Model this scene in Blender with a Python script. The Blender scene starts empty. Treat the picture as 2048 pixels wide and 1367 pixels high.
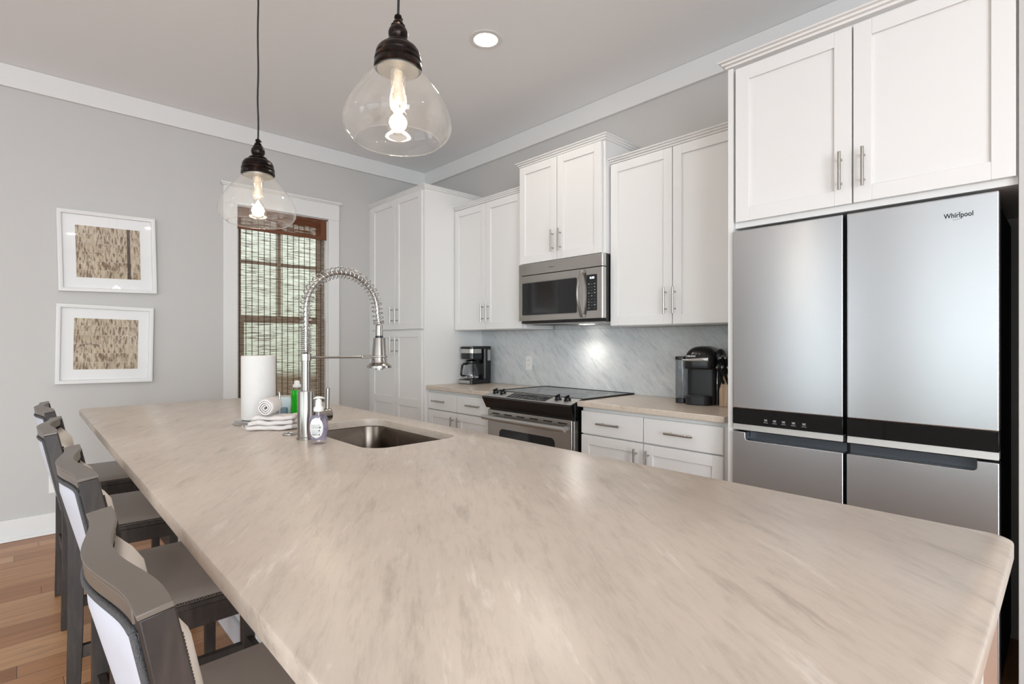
import bpy, bmesh, math, random
from mathutils import Vector, Matrix
PI = math.pi
random.seed(7)
C = bpy.context.scene.collection
SC = bpy.context.scene

# ------------------------------------------------------------------ camera
cam_d = bpy.data.cameras.new('camera')
cam = bpy.data.objects.new('camera', cam_d); C.objects.link(cam)
cam_d.sensor_width = 36.0
cam_d.lens = 1048.3 / 2048 * 36.0
cam_d.shift_y = 1.0 / 2048
cam_d.clip_start = 0.02
cam.location = (0, 0, 1.272)
cam.rotation_euler = (PI / 2, 0, -math.radians(43.144))
SC.camera = cam

# ------------------------------------------------------------------ view, world, big lights
vs = SC.view_settings
vs.view_transform = 'Standard'; vs.look = 'None'; vs.gamma = 1; vs.use_curve_mapping = False
vs.exposure = 0.20

world = bpy.data.worlds.new('world'); SC.world = world
world.use_nodes = True
wn = world.node_tree.nodes; wl = world.node_tree.links
bg = wn['Background']
wtc = wn.new('ShaderNodeTexCoord'); wsep = wn.new('ShaderNodeSeparateXYZ')
wramp = wn.new('ShaderNodeValToRGB'); wmap = wn.new('ShaderNodeMapRange')
wmap.inputs['From Min'].default_value = -0.35; wmap.inputs['From Max'].default_value = 0.75
wl.new(wtc.outputs['Generated'], wsep.inputs[0]); wl.new(wsep.outputs['Z'], wmap.inputs['Value'])
wl.new(wmap.outputs[0], wramp.inputs[0]); wl.new(wramp.outputs[0], bg.inputs['Color'])
cr = wramp.color_ramp
cr.elements[0].position = 0.0; cr.elements[0].color = (0.10, 0.085, 0.07, 1)
cr.elements[1].position = 1.0; cr.elements[1].color = (0.62, 0.80, 1.0, 1)
for p, c in ((0.262, (0.15, 0.12, 0.09, 1)), (0.276, (0.52, 0.58, 0.48, 1)), (0.45, (0.78, 0.86, 0.76, 1)), (0.62, (0.87, 0.94, 0.92, 1))):
    e = cr.elements.new(p); e.color = c
bg.inputs['Strength'].default_value = 2.0

def area_light(name, loc, rot, sx, sy, power, color, spread=PI):
    l = bpy.data.lights.new(name, 'AREA'); l.shape = 'RECTANGLE'; l.size = sx; l.size_y = sy
    l.energy = power; l.color = color; l.spread = spread
    o = bpy.data.objects.new(name, l); C.objects.link(o); o.location = loc; o.rotation_euler = rot
    return o
DAY = (0.74, 0.87, 1.0)
# area lamps stand in for daylight; the rear wall openings are added for fill
LW = -4.2; RW = -3.6
WIN_L = [(-2.9, -1.2, 0.12, 2.45), (-0.75, 1.55, 0.12, 2.45), (2.25, 3.15, 0.45, 2.40)]
POW_L = (12.0, 14.0, 15.5)
for i, (a, b, z0, z1) in enumerate(WIN_L):
    area_light('daylight_left', (LW - 0.02, (a + b) / 2, (z0 + z1) / 2), (0, -PI / 2, 0), z1 - z0, b - a, POW_L[i] * (b - a), DAY)
WIN_FILL = [(-3.6, -2.0, 0.15, 2.45), (-1.6, 0.0, 0.15, 2.45)]
for i, (a, b, z0, z1) in enumerate(WIN_FILL):
    area_light('fill_rear', ((a + b) / 2, RW - 0.02, (z0 + z1) / 2), (PI / 2, 0, 0), b - a, z1 - z0, 84 * (b - a), (0.80, 0.90, 1.0))
# ceiling lamps: first is in view (builder further down), the rest added unseen, without fixtures
LAMP_SPOTS = [(1.99, 2.348), (1.45, -0.45), (-1.2, 2.6), (-1.2, 0.2), (0.6, -1.8), (-3.0, 1.2)]
LAMP_W = 3.2
WARM = (1.0, 0.91, 0.80)
for i, (x, y) in enumerate(LAMP_SPOTS):
    l = bpy.data.lights.new('ceiling_lamp_fill', 'AREA'); l.shape = 'DISK'; l.size = 0.115; l.energy = LAMP_W * (1.7 if i == 0 else 1.0); l.color = WARM
    o = bpy.data.objects.new('ceiling_lamp_fill', l); C.objects.link(o); o.location = (x, y, 3.03)

# ------------------------------------------------------------------ materials
def lin(c):
    return tuple((v / 12.92 if v <= 0.04045 else ((v + 0.055) / 1.055) ** 2.4) for v in (x / 255 for x in c))
def mat(name, col, rough=0.5, metal=0.0, srgb=True, **kw):
    m = bpy.data.materials.new(name); m.use_nodes = True
    b = m.node_tree.nodes['Principled BSDF']
    c = lin(col) if srgb else col
    b.inputs['Base Color'].default_value = (*c, 1)
    b.inputs['Roughness'].default_value = rough
    b.inputs['Metallic'].default_value = metal
    for k, v in kw.items():
        b.inputs[k.replace('_', ' ')].default_value = v
    m.diffuse_color = (*c, 1)
    return m
def N(m, t, **kw):
    n = m.node_tree.nodes.new(t)
    for k, v in kw.items():
        if k in n.inputs: n.inputs[k].default_value = v
        else: setattr(n, k, v)
    return n
def L(m, a, b): m.node_tree.links.new(a, b)
def bsdf(m): return m.node_tree.nodes['Principled BSDF']
def coords(m, scale=(1, 1, 1), rot=(0, 0, 0), loc=(0, 0, 0), world_space=True):
    mp = N(m, 'ShaderNodeMapping')
    mp.inputs['Scale'].default_value = scale; mp.inputs['Rotation'].default_value = rot; mp.inputs['Location'].default_value = loc
    if world_space:
        g = N(m, 'ShaderNodeNewGeometry'); L(m, g.outputs['Position'], mp.inputs['Vector'])
    else:
        g = N(m, 'ShaderNodeTexCoord'); L(m, g.outputs['Object'], mp.inputs['Vector'])
    return mp.outputs['Vector']
def noise(m, vec, scale=5, detail=4, rough=0.55, dist=0.0):
    n = N(m, 'ShaderNodeTexNoise', Scale=scale, Detail=detail, Roughness=rough, Distortion=dist)
    L(m, vec, n.inputs['Vector']); return n.outputs['Fac']
def ramp(m, fac, stops):
    r = N(m, 'ShaderNodeValToRGB'); L(m, fac, r.inputs['Fac'])
    e = r.color_ramp.elements
    e[0].position, e[0].color = stops[0][0], (*stops[0][1], 1)
    e[1].position, e[1].color = stops[-1][0], (*stops[-1][1], 1)
    for p, c in stops[1:-1]:
        k = e.new(p); k.color = (*c, 1)
    return r.outputs['Color']
def gray(a): return (a, a, a)
def mix(m, a, b, fac, mode='MIX'):
    n = N(m, 'ShaderNodeMix'); n.data_type = 'RGBA'; n.blend_type = mode
    for src, sock in ((fac, n.inputs[0]), (a, n.inputs[6]), (b, n.inputs[7])):
        if hasattr(src, 'is_linked') or hasattr(src, 'links'): L(m, src, sock)
        elif isinstance(src, (int, float)): sock.default_value = src
        else: sock.default_value = (*src, 1)
    return n.outputs[2]
def bump(m, h, strength=0.1, dist=0.01):
    n = N(m, 'ShaderNodeBump', Strength=strength, Distance=dist); L(m, h, n.inputs['Height'])
    L(m, n.outputs['Normal'], bsdf(m).inputs['Normal'])

M = {}
def paint(name, col, rough, tex=0.02):
    m = mat(name, col, rough)
    if tex: bump(m, noise(m, coords(m), 160, 3), tex, 0.004)
    return m
M['wall'] = paint('wall_paint', (196, 193, 189), 0.62)
M['ceiling'] = paint('ceiling_paint', (238, 238, 238), 0.85)
M['trim'] = paint('trim_paint', (226, 224, 221), 0.38, 0)
M['cab'] = paint('cabinet_paint', (229, 227, 224), 0.32, 0)
M['cabin'] = mat('cabinet_inside', (60, 58, 56), 0.7)

# marble of the worktops
def marble(name, base, light, dark, ang, along, streak=1.0):
    m = mat(name, base, 0.22)
    v = coords(m, (along, 1.0, 1.0), (0, 0, 0))
    # rotate first (so that x runs along the grain), then stretch
    mp = v.node; 
    g = N(m, 'ShaderNodeVectorRotate'); g.rotation_type = 'Z_AXIS'; g.inputs['Angle'].default_value = -ang
    src = mp.inputs['Vector'].links[0].from_socket
    L(m, src, g.inputs['Vector']); L(m, g.outputs[0], mp.inputs['Vector'])
    n1 = noise(m, v, 21, 10, 0.68, 0.22)
    n2 = noise(m, v, 75, 8, 0.68, 0.2)
    n3 = noise(m, coords(m, (1, 1, 1)), 2.6, 5, 0.6, 0.5)
    n4 = noise(m, coords(m, (1, 1, 1)), 10, 10, 0.8, 1.2)
    n5 = noise(m, coords(m, (1, 1, 1)), 1.1, 3, 0.5, 0.3)
    c1 = ramp(m, n1, [(0.28, lin(dark)), (0.44, lin(base)), (0.58, lin(base)), (0.74, lin(light))])
    c2 = ramp(m, n2, [(0.32, gray(0.84)), (0.5, gray(1.0)), (0.7, gray(1.05))])
    c = mix(m, c1, c2, 0.85 * streak, 'MULTIPLY')
    c3 = ramp(m, n3, [(0.32, gray(0.90)), (0.52, gray(1.0)), (0.75, (1.03, 1.02, 1.0))])
    c = mix(m, c, c3, 0.8, 'MULTIPLY')
    # scattered grey flecks, only in some areas of the slab
    c4 = ramp(m, n4, [(0.29, gray(0.42)), (0.37, gray(1.0)), (1.0, gray(1.0))])
    gate = ramp(m, n5, [(0.42, gray(0.0)), (0.56, gray(1.0))])
    c = mix(m, c, mix(m, c, c4, 0.8, 'MULTIPLY'), gate)
    L(m, c, bsdf(m).inputs['Base Color'])
    bsdf(m).inputs['Roughness'].default_value = 0.30
    return m
M['marble'] = marble('island_marble', (201, 187, 173), (228, 219, 209), (168, 155, 142), math.radians(56), 0.17)
M['marble2'] = marble('worktop_marble', (206, 192, 177), (219, 208, 196), (174, 159, 145), math.radians(60), 0.25)

def splash():
    m = mat('splash_marble', (172, 175, 176), 0.42)
    # slanting grain on the y-z plane
    v = coords(m, (1, 1, 0.22))
    mp = v.node; g = N(m, 'ShaderNodeVectorRotate'); g.rotation_type = 'X_AXIS'; g.inputs['Angle'].default_value = math.radians(48)
    src = mp.inputs['Vector'].links[0].from_socket
    L(m, src, g.inputs['Vector']); L(m, g.outputs[0], mp.inputs['Vector'])
    n1 = noise(m, v, 26, 9, 0.66, 0.25); n2 = noise(m, v, 80, 6, 0.65, 0.2)
    n3 = noise(m, coords(m), 3, 4, 0.6, 0.4)
    c1 = ramp(m, n1, [(0.30, lin((182, 186, 188))), (0.46, lin((206, 209, 210))), (0.6, lin((212, 213, 213))), (0.74, lin((228, 229, 228)))])
    c2 = ramp(m, n2, [(0.33, gray(0.86)), (0.5, gray(1.0)), (0.7, gray(1.08))])
    c3 = ramp(m, n3, [(0.3, gray(0.88)), (0.6, gray(1.0)), (0.8, gray(1.06))])
    c = mix(m, mix(m, c1, c2, 0.8, 'MULTIPLY'), c3, 0.8, 'MULTIPLY')
    L(m, c, bsdf(m).inputs['Base Color']); return m
M['splash'] = splash()

def floor_mat():
    m = mat('floor_wood', (150, 105, 68), 0.38)
    v = coords(m)
    def mth(op, a_, b_=None):
        n_ = N(m, 'ShaderNodeMath'); n_.operation = op
        for i_, q_ in enumerate((a_, b_)):
            if q_ is None: continue
            if isinstance(q_, (int, float)): n_.inputs[i_].default_value = q_
            else: L(m, q_, n_.inputs[i_])
        return n_.outputs[0]
    sep = N(m, 'ShaderNodeSeparateXYZ'); L(m, v, sep.inputs[0])
    ry = mth('DIVIDE', sep.outputs['Y'], 0.105); row = mth('FLOOR', ry); fy = mth('FRACT', ry)
    wn_ = N(m, 'ShaderNodeTexWhiteNoise'); wn_.noise_dimensions = '1D'; L(m, row, wn_.inputs['W'])
    px = mth('ADD', mth('DIVIDE', sep.outputs['X'], 1.5), mth('MULTIPLY', wn_.outputs['Value'], 7.0)); col_ = mth('FLOOR', px); fx = mth('FRACT', px)
    cb = N(m, 'ShaderNodeCombineXYZ'); L(m, row, cb.inputs[0]); L(m, col_, cb.inputs[1])
    w2 = N(m, 'ShaderNodeTexWhiteNoise'); w2.noise_dimensions = '2D'; L(m, cb.outputs[0], w2.inputs['Vector'])
    pid = w2.outputs['Value']
    seam = mth('MAXIMUM', mth('LESS_THAN', fy, 0.018), mth('LESS_THAN', fx, 0.0016))
    tone = ramp(m, pid, [(0.0, lin((146, 98, 62))), (0.4, lin((170, 118, 78))), (0.75, lin((187, 136, 94))), (1.0, lin((200, 154, 112)))])
    gv = coords(m, (0.7, 9, 1))
    off = N(m, 'ShaderNodeVectorMath'); off.operation = 'MULTIPLY_ADD'
    off.inputs[1].default_value = (17, 23, 5); L(m, w2.outputs['Color'], off.inputs[0]); L(m, gv, off.inputs[2])
    g1 = noise(m, off.outputs[0], 5, 8, 0.62, 0.6); g2 = noise(m, off.outputs[0], 1.6, 5, 0.6, 1.2)
    c1 = ramp(m, g1, [(0.3, gray(0.68)), (0.48, gray(0.98)), (0.7, gray(1.12))])
    c2 = ramp(m, g2, [(0.24, gray(0.35)), (0.33, gray(0.95)), (1.0, gray(1.0))])
    c = mix(m, mix(m, tone, c1, 0.85, 'MULTIPLY'), c2, 0.8, 'MULTIPLY')
    c = mix(m, c, lin((74, 50, 34)), seam)
    L(m, c, bsdf(m).inputs['Base Color'])
    bump(m, g1, 0.06, 0.004)
    return m
M['floor'] = floor_mat()

def steel(name, col, rough, aniso=0.0, tang='Z', grain=None, var=0.0):
    m = mat(name, col, rough, 1.0)
    if aniso:
        t = N(m, 'ShaderNodeTangent'); t.direction_type = 'RADIAL'; t.axis = tang
        L(m, t.outputs[0], bsdf(m).inputs['Tangent'])
        bsdf(m).inputs['Anisotropic'].default_value = aniso
        bsdf(m).inputs['Anisotropic Rotation'].default_value = 0.25
    if grain:
        bump(m, noise(m, coords(m, grain), 60, 3), 0.06, 0.002)
    return m
M['fridge'] = steel('brushed_steel_fridge', (196, 198, 201), 0.30, 0.75, 'Z', (1, 1.0, 40))
M['steel'] = steel('brushed_steel', (190, 187, 183), 0.27, 0.6, 'Z', (1, 1.5, 30))
M['nickel'] = steel('brushed_nickel', (178, 174, 168), 0.28)
M['chrome'] = mat('chrome', (192, 191, 190), 0.08, 1.0)
M['faucet'] = steel('faucet_steel', (158, 153, 147), 0.24)
M['sink'] = steel('sink_steel', (118, 108, 99), 0.26)
M['silver'] = mat('silver_paint', (188, 186, 183), 0.35, 0.8)
M['fascia'] = mat('satin_fascia', (182, 180, 177), 0.4, 0.35)
M['black'] = mat('black_plastic', (14, 14, 15), 0.28)
M['blackmat'] = mat('matt_black', (16, 16, 17), 0.6)
M['blackglass'] = mat('black_glass', (10, 10, 11), 0.06)
M['cooktop'] = mat('cooktop_glass', (24, 24, 25), 0.10)
M['mwglass'] = mat('oven_glass', (26, 26, 28), 0.06)
M['charcoal'] = mat('charcoal_plastic', (26, 28, 31), 0.38)
M['darkgrey'] = mat('dark_grey_metal', (78, 82, 88), 0.4, 0.6)
M['ink'] = mat('print_ink', (22, 24, 28), 0.5)
M['icon'] = mat('icon_print', (170, 172, 175), 0.5)
M['greyink'] = mat('grey_print', (110, 118, 128), 0.6)
M['white'] = mat('white_plastic', (232, 230, 226), 0.35)
M['paper'] = None

def stoolwood():
    m = mat('stool_wood', (50, 41, 36), 0.5)
    v = coords(m, (8, 8, 1.2), world_space=False)
    n1 = noise(m, v, 6, 6, 0.6, 0.4)
    c = ramp(m, n1, [(0.3, lin((34, 27, 23))), (0.55, lin((50, 41, 36))), (0.75, lin((66, 56, 50)))])
    L(m, c, bsdf(m).inputs['Base Color']); bump(m, n1, 0.05, 0.003); return m
M['stool'] = stoolwood()
M['rail'] = mat('stool_rail_wood', (104, 95, 87), 0.36)
def leather(name, col, rough):
    m = mat(name, col, rough)
    bump(m, noise(m, coords(m, world_space=False), 220, 3), 0.06, 0.003); return m
M['seat'] = leather('seat_leather', (158, 149, 141), 0.36)
M['backfront'] = leather('cream_leather', (226, 216, 205), 0.45)
M['backrear'] = leather('white_vinyl', (200, 202, 212), 0.5)
M['braid'] = mat('grey_braid', (84, 82, 82), 0.9)
bump(M['braid'], noise(M['braid'], coords(M['braid'], world_space=False), 420, 2), 0.8, 0.004)
M['nail'] = mat('nailhead_metal', (72, 62, 54), 0.45, 0.3)

def bronze():
    m = mat('oiled_bronze', (36, 30, 28), 0.28, 0.85)
    n1 = noise(m, coords(m), 40, 5, 0.65, 0.3)
    c = ramp(m, n1, [(0.4, lin((28, 25, 25))), (0.58, lin((44, 36, 33))), (0.80, lin((112, 74, 50)))])
    L(m, c, bsdf(m).inputs['Base Color']); return m
M['bronze'] = bronze()

def thin_glass(name, tint=(1, 1, 1), refl=1.0, haze=0.0, rough=0.02, hcol=(0.9, 0.9, 0.9)):
    m = bpy.data.materials.new(name); m.use_nodes = True
    nt = m.node_tree; nt.nodes.remove(nt.nodes['Principled BSDF'])
    out = nt.nodes['Material Output']
    tr = N(m, 'ShaderNodeBsdfTransparent'); tr.inputs[0].default_value = (*tint, 1)
    gl = N(m, 'ShaderNodeBsdfGlossy'); gl.inputs['Roughness'].default_value = rough
    lw = N(m, 'ShaderNodeLayerWeight', Blend=0.5)
    pw = N(m, 'ShaderNodeMath'); pw.operation = 'POWER'; pw.inputs[1].default_value = 4.5; L(m, lw.outputs['Facing'], pw.inputs[0])
    mx = N(m, 'ShaderNodeMixShader')
    ml = N(m, 'ShaderNodeMath'); ml.operation = 'MULTIPLY_ADD'; ml.inputs[1].default_value = 0.85 * min(refl, 1.1); ml.inputs[2].default_value = 0.05 * refl; ml.use_clamp = True
    L(m, pw.outputs[0], ml.inputs[0])
    L(m, ml.outputs[0], mx.inputs[0]); L(m, tr.outputs[0], mx.inputs[1]); L(m, gl.outputs[0], mx.inputs[2])
    last = mx.outputs[0]
    if haze:
        df = N(m, 'ShaderNodeBsdfTranslucent'); df.inputs[0].default_value = (*hcol, 1)
        d2 = N(m, 'ShaderNodeBsdfDiffuse'); d2.inputs[0].default_value = (*hcol, 1)
        ad = N(m, 'ShaderNodeMixShader'); L(m, df.outputs[0], ad.inputs[1]); L(m, d2.outputs[0], ad.inputs[2])
        nz = noise(m, coords(m), 18, 6, 0.6, 0.5)
        rp = N(m, 'ShaderNodeMapRange'); rp.inputs['From Min'].default_value = 0.38; rp.inputs['From Max'].default_value = 0.75
        rp.inputs['To Min'].default_value = haze * 0.35; rp.inputs['To Max'].default_value = haze * 2
        L(m, nz, rp.inputs['Value'])
        m2 = N(m, 'ShaderNodeMixShader'); L(m, rp.outputs[0], m2.inputs[0]); L(m, last, m2.inputs[1]); L(m, ad.outputs[0], m2.inputs[2])
        last = m2.outputs[0]
    L(m, last, out.inputs['Surface']); return m
M['shadeglass'] = thin_glass('pendant_glass', (0.985, 0.985, 0.98), 1.0, 0.045, 0.02)
M['pane'] = thin_glass('window_glass', (0.97, 0.98, 0.97))
M['picglass'] = thin_glass('picture_glass', (1, 1, 1), 0.6)
M['carafe'] = thin_glass('carafe_glass', (0.86, 0.87, 0.88), 1.6)
M['tank'] = thin_glass('tank_plastic', (0.62, 0.65, 0.68), 1.2, 0.10)
M['soapplastic'] = thin_glass('clear_bottle_plastic', (0.97, 0.96, 0.98), 1.0, 0.0)
def liquid(name, col, trans, rough=0.08):
    m = mat(name, col, rough); bsdf(m).inputs['Transmission Weight'].default_value = trans; bsdf(m).inputs['IOR'].default_value = 1.33
    return m
M['lavender'] = thin_glass('lavender_soap', (0.86, 0.83, 0.92), 0.6, 0.50, 0.05, (0.54, 0.51, 0.62))
M['green'] = mat('green_dish_soap', (24, 190, 18), 0.12, Emission_Strength=0.0)
bsdf(M['green']).inputs['Transmission Weight'].default_value = 0.25
def emit(name, col, s):
    m = mat(name, (255, 255, 255), 0.4)
    bsdf(m).inputs['Emission Color'].default_value = (*col, 1); bsdf(m).inputs['Emission Strength'].default_value = s; return m
M['lamp'] = emit('lamp_glow', (1.0, 0.95, 0.87), 6)
M['bulb'] = emit('bulb_glow', (1.0, 0.90, 0.74), 7)
M['filament'] = emit('filament_glow', (1.0, 0.82, 0.55), 30)
M['bulbglass'] = thin_glass('bulb_glass', (0.99, 0.98, 0.95), 1.0)
M['socket'] = thin_glass('candle_socket_glass', (0.93, 0.90, 0.84), 1.5, 0.30)
M['display'] = emit('display_glow', (0.75, 0.85, 1.0), 1.2)
M['amber'] = mat('amber_socket', (240, 222, 196), 0.4)

def towel_mat(name, col):
    m = mat(name, col, 0.95)
    n1 = noise(m, coords(m), 350, 3); bump(m, n1, 0.5, 0.004)
    return m
M['towel'] = towel_mat('white_towel', (228, 221, 217))
M['ptowel'] = towel_mat('paper_towel', (222, 218, 214))
def block_mat():
    m = mat('knife_block_wood', (176, 150, 124), 0.45)
    n1 = noise(m, coords(m, (20, 20, 2)), 5, 5)
    L(m, ramp(m, n1, [(0.3, lin((158, 130, 104))), (0.7, lin((192, 168, 142)))]), bsdf(m).inputs['Base Color']); return m
M['blockwood'] = block_mat()
M['end_shade'] = mat('island_side_shade', (172, 143, 127), 0.4)  # warm shade on the island's end face, put into the base colour
M['islandback'] = mat('island_back_paint', (216, 214, 220), 0.32)
M['spongeblue'] = mat('blue_sponge', (120, 148, 165), 0.9)
M['paleblue'] = mat('pale_blue_plastic', (226, 238, 243), 0.35)

def art(name, circles, bar):
    m = mat(name, (160, 140, 118), 0.7)
    v = coords(m, (1, 1, 1), world_space=False)
    sep = N(m, 'ShaderNodeSeparateXYZ'); L(m, v, sep.inputs[0])
    # vertical brush strokes broken into horizontal rows
    row = N(m, 'ShaderNodeMath'); row.operation = 'MULTIPLY'; row.inputs[1].default_value = 16.0; L(m, sep.outputs['Z'], row.inputs[0])
    fl = N(m, 'ShaderNodeMath'); fl.operation = 'FLOOR'; L(m, row.outputs[0], fl.inputs[0])
    fr = N(m, 'ShaderNodeMath'); fr.operation = 'FRACT'; L(m, row.outputs[0], fr.inputs[0])
    cb = N(m, 'ShaderNodeCombineXYZ'); L(m, fl.outputs[0], cb.inputs['Y'])
    ad = N(m, 'ShaderNodeVectorMath'); ad.operation = 'MULTIPLY_ADD'; ad.inputs[1].default_value = (95, 1, 16); L(m, v, ad.inputs[0])
    sc = N(m, 'ShaderNodeVectorMath'); sc.operation = 'SCALE'; sc.inputs['Scale'].default_value = 7.3; L(m, cb.outputs[0], sc.inputs[0])
    L(m, sc.outputs[0], ad.inputs[2])
    n1 = noise(m, ad.outputs[0], 1.0, 4, 0.6, 0.4)
    n2 = noise(m, coords(m, (6, 6, 6), world_space=False), 1.2, 4)
    base = ramp(m, n1, [(0.33, lin((110, 88, 70))), (0.43, lin((146, 124, 102))), (0.50, lin((190, 174, 152))), (0.66, lin((210, 197, 176)))])
    tint = ramp(m, n2, [(0.3, (0.75, 0.70, 0.62)), (0.55, (1, 1, 1)), (0.75, (1.05, 1.0, 0.86))])
    c = mix(m, base, tint, 0.9, 'MULTIPLY')
    edge = ramp(m, fr.outputs[0], [(0.0, gray(1)), (0.06, gray(0)), (1.0, gray(0))])
    c = mix(m, c, lin((205, 195, 178)), edge)
    if bar:
        for lo, hi, col in ((0.105, 0.124, (56, 40, 32)), ):
            a = N(m, 'ShaderNodeMath'); a.operation = 'GREATER_THAN'; a.inputs[1].default_value = lo; L(m, sep.outputs['X'], a.inputs[0])
            b = N(m, 'ShaderNodeMath'); b.operation = 'LESS_THAN'; b.inputs[1].default_value = hi; L(m, sep.outputs['X'], b.inputs[0])
            k = N(m, 'ShaderNodeMath'); k.operation = 'MULTIPLY'; L(m, a.outputs[0], k.inputs[0]); L(m, b.outputs[0], k.inputs[1])
            k2 = N(m, 'ShaderNodeMath'); k2.operation = 'MULTIPLY'; k2.inputs[1].default_value = 0.88; L(m, k.outputs[0], k2.inputs[0])
            c = mix(m, c, lin(col), k2.outputs[0])
    L(m, c, bsdf(m).inputs['Base Color']); return m
M['art1'] = art('print_one', False, True)
M['art2'] = art('print_two', True, False)
M['mat'] = mat('mat_board', (240, 239, 237), 0.8)

def woven(name, open_, dark):
    # loosely woven bamboo: thin slats partly see-through
    m = bpy.data.materials.new(name); m.use_nodes = True
    nt = m.node_tree; b = bsdf(m); out = nt.nodes['Material Output']
    b.inputs['Roughness'].default_value = 0.6
    v = coords(m, (9, 9, 260)); n1 = noise(m, v, 1.0, 3, 0.5)
    v2 = coords(m, (3, 3, 90)); n2 = noise(m, v2, 1.0, 4, 0.6)
    col = ramp(m, n1, [(0.3, lin(tuple(x * 0.7 for x in dark))), (0.55, lin(dark)), (0.75, lin(tuple(min(255, x * 1.3) for x in dark)))])
    L(m, col, b.inputs['Base Color'])
    tl = N(m, 'ShaderNodeBsdfTranslucent'); L(m, col, tl.inputs[0])
    m1 = N(m, 'ShaderNodeMixShader'); m1.inputs[0].default_value = 0.4
    L(m, b.outputs[0], m1.inputs[1]); L(m, tl.outputs[0], m1.inputs[2])
    tr = N(m, 'ShaderNodeBsdfTransparent')
    mr = N(m, 'ShaderNodeMapRange'); mr.inputs['From Min'].default_value = 0.425; mr.inputs['From Max'].default_value = 0.50
    mr.inputs['To Min'].default_value = open_[0]; mr.inputs['To Max'].default_value = open_[1]
    mm = N(m, 'ShaderNodeMath'); mm.operation = 'MULTIPLY_ADD'; mm.inputs[1].default_value = 0.6
    L(m, n1, mm.inputs[0])
    h = N(m, 'ShaderNodeMath'); h.operation = 'MULTIPLY'; h.inputs[1].default_value = 0.4; L(m, n2, h.inputs[0]); L(m, h.outputs[0], mm.inputs[2])
    L(m, mm.outputs[0], mr.inputs['Value'])
    m2 = N(m, 'ShaderNodeMixShader'); L(m, mr.outputs[0], m2.inputs[0]); L(m, m1.outputs[0], m2.inputs[1]); L(m, tr.outputs[0], m2.inputs[2])
    L(m, m2.outputs[0], out.inputs['Surface']); return m
M['weave'] = woven('bamboo_weave', (0.05, 0.50), (132, 106, 82))
M['valance'] = woven('bamboo_valance', (0.0, 0.55), (136, 76, 40))
M['thread'] = mat('shade_thread', (58, 48, 38), 0.8)
M['valband'] = mat('bamboo_band', (104, 58, 30), 0.5)
M['sash'] = mat('window_sash_paint', (214, 200, 184), 0.4)

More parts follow.
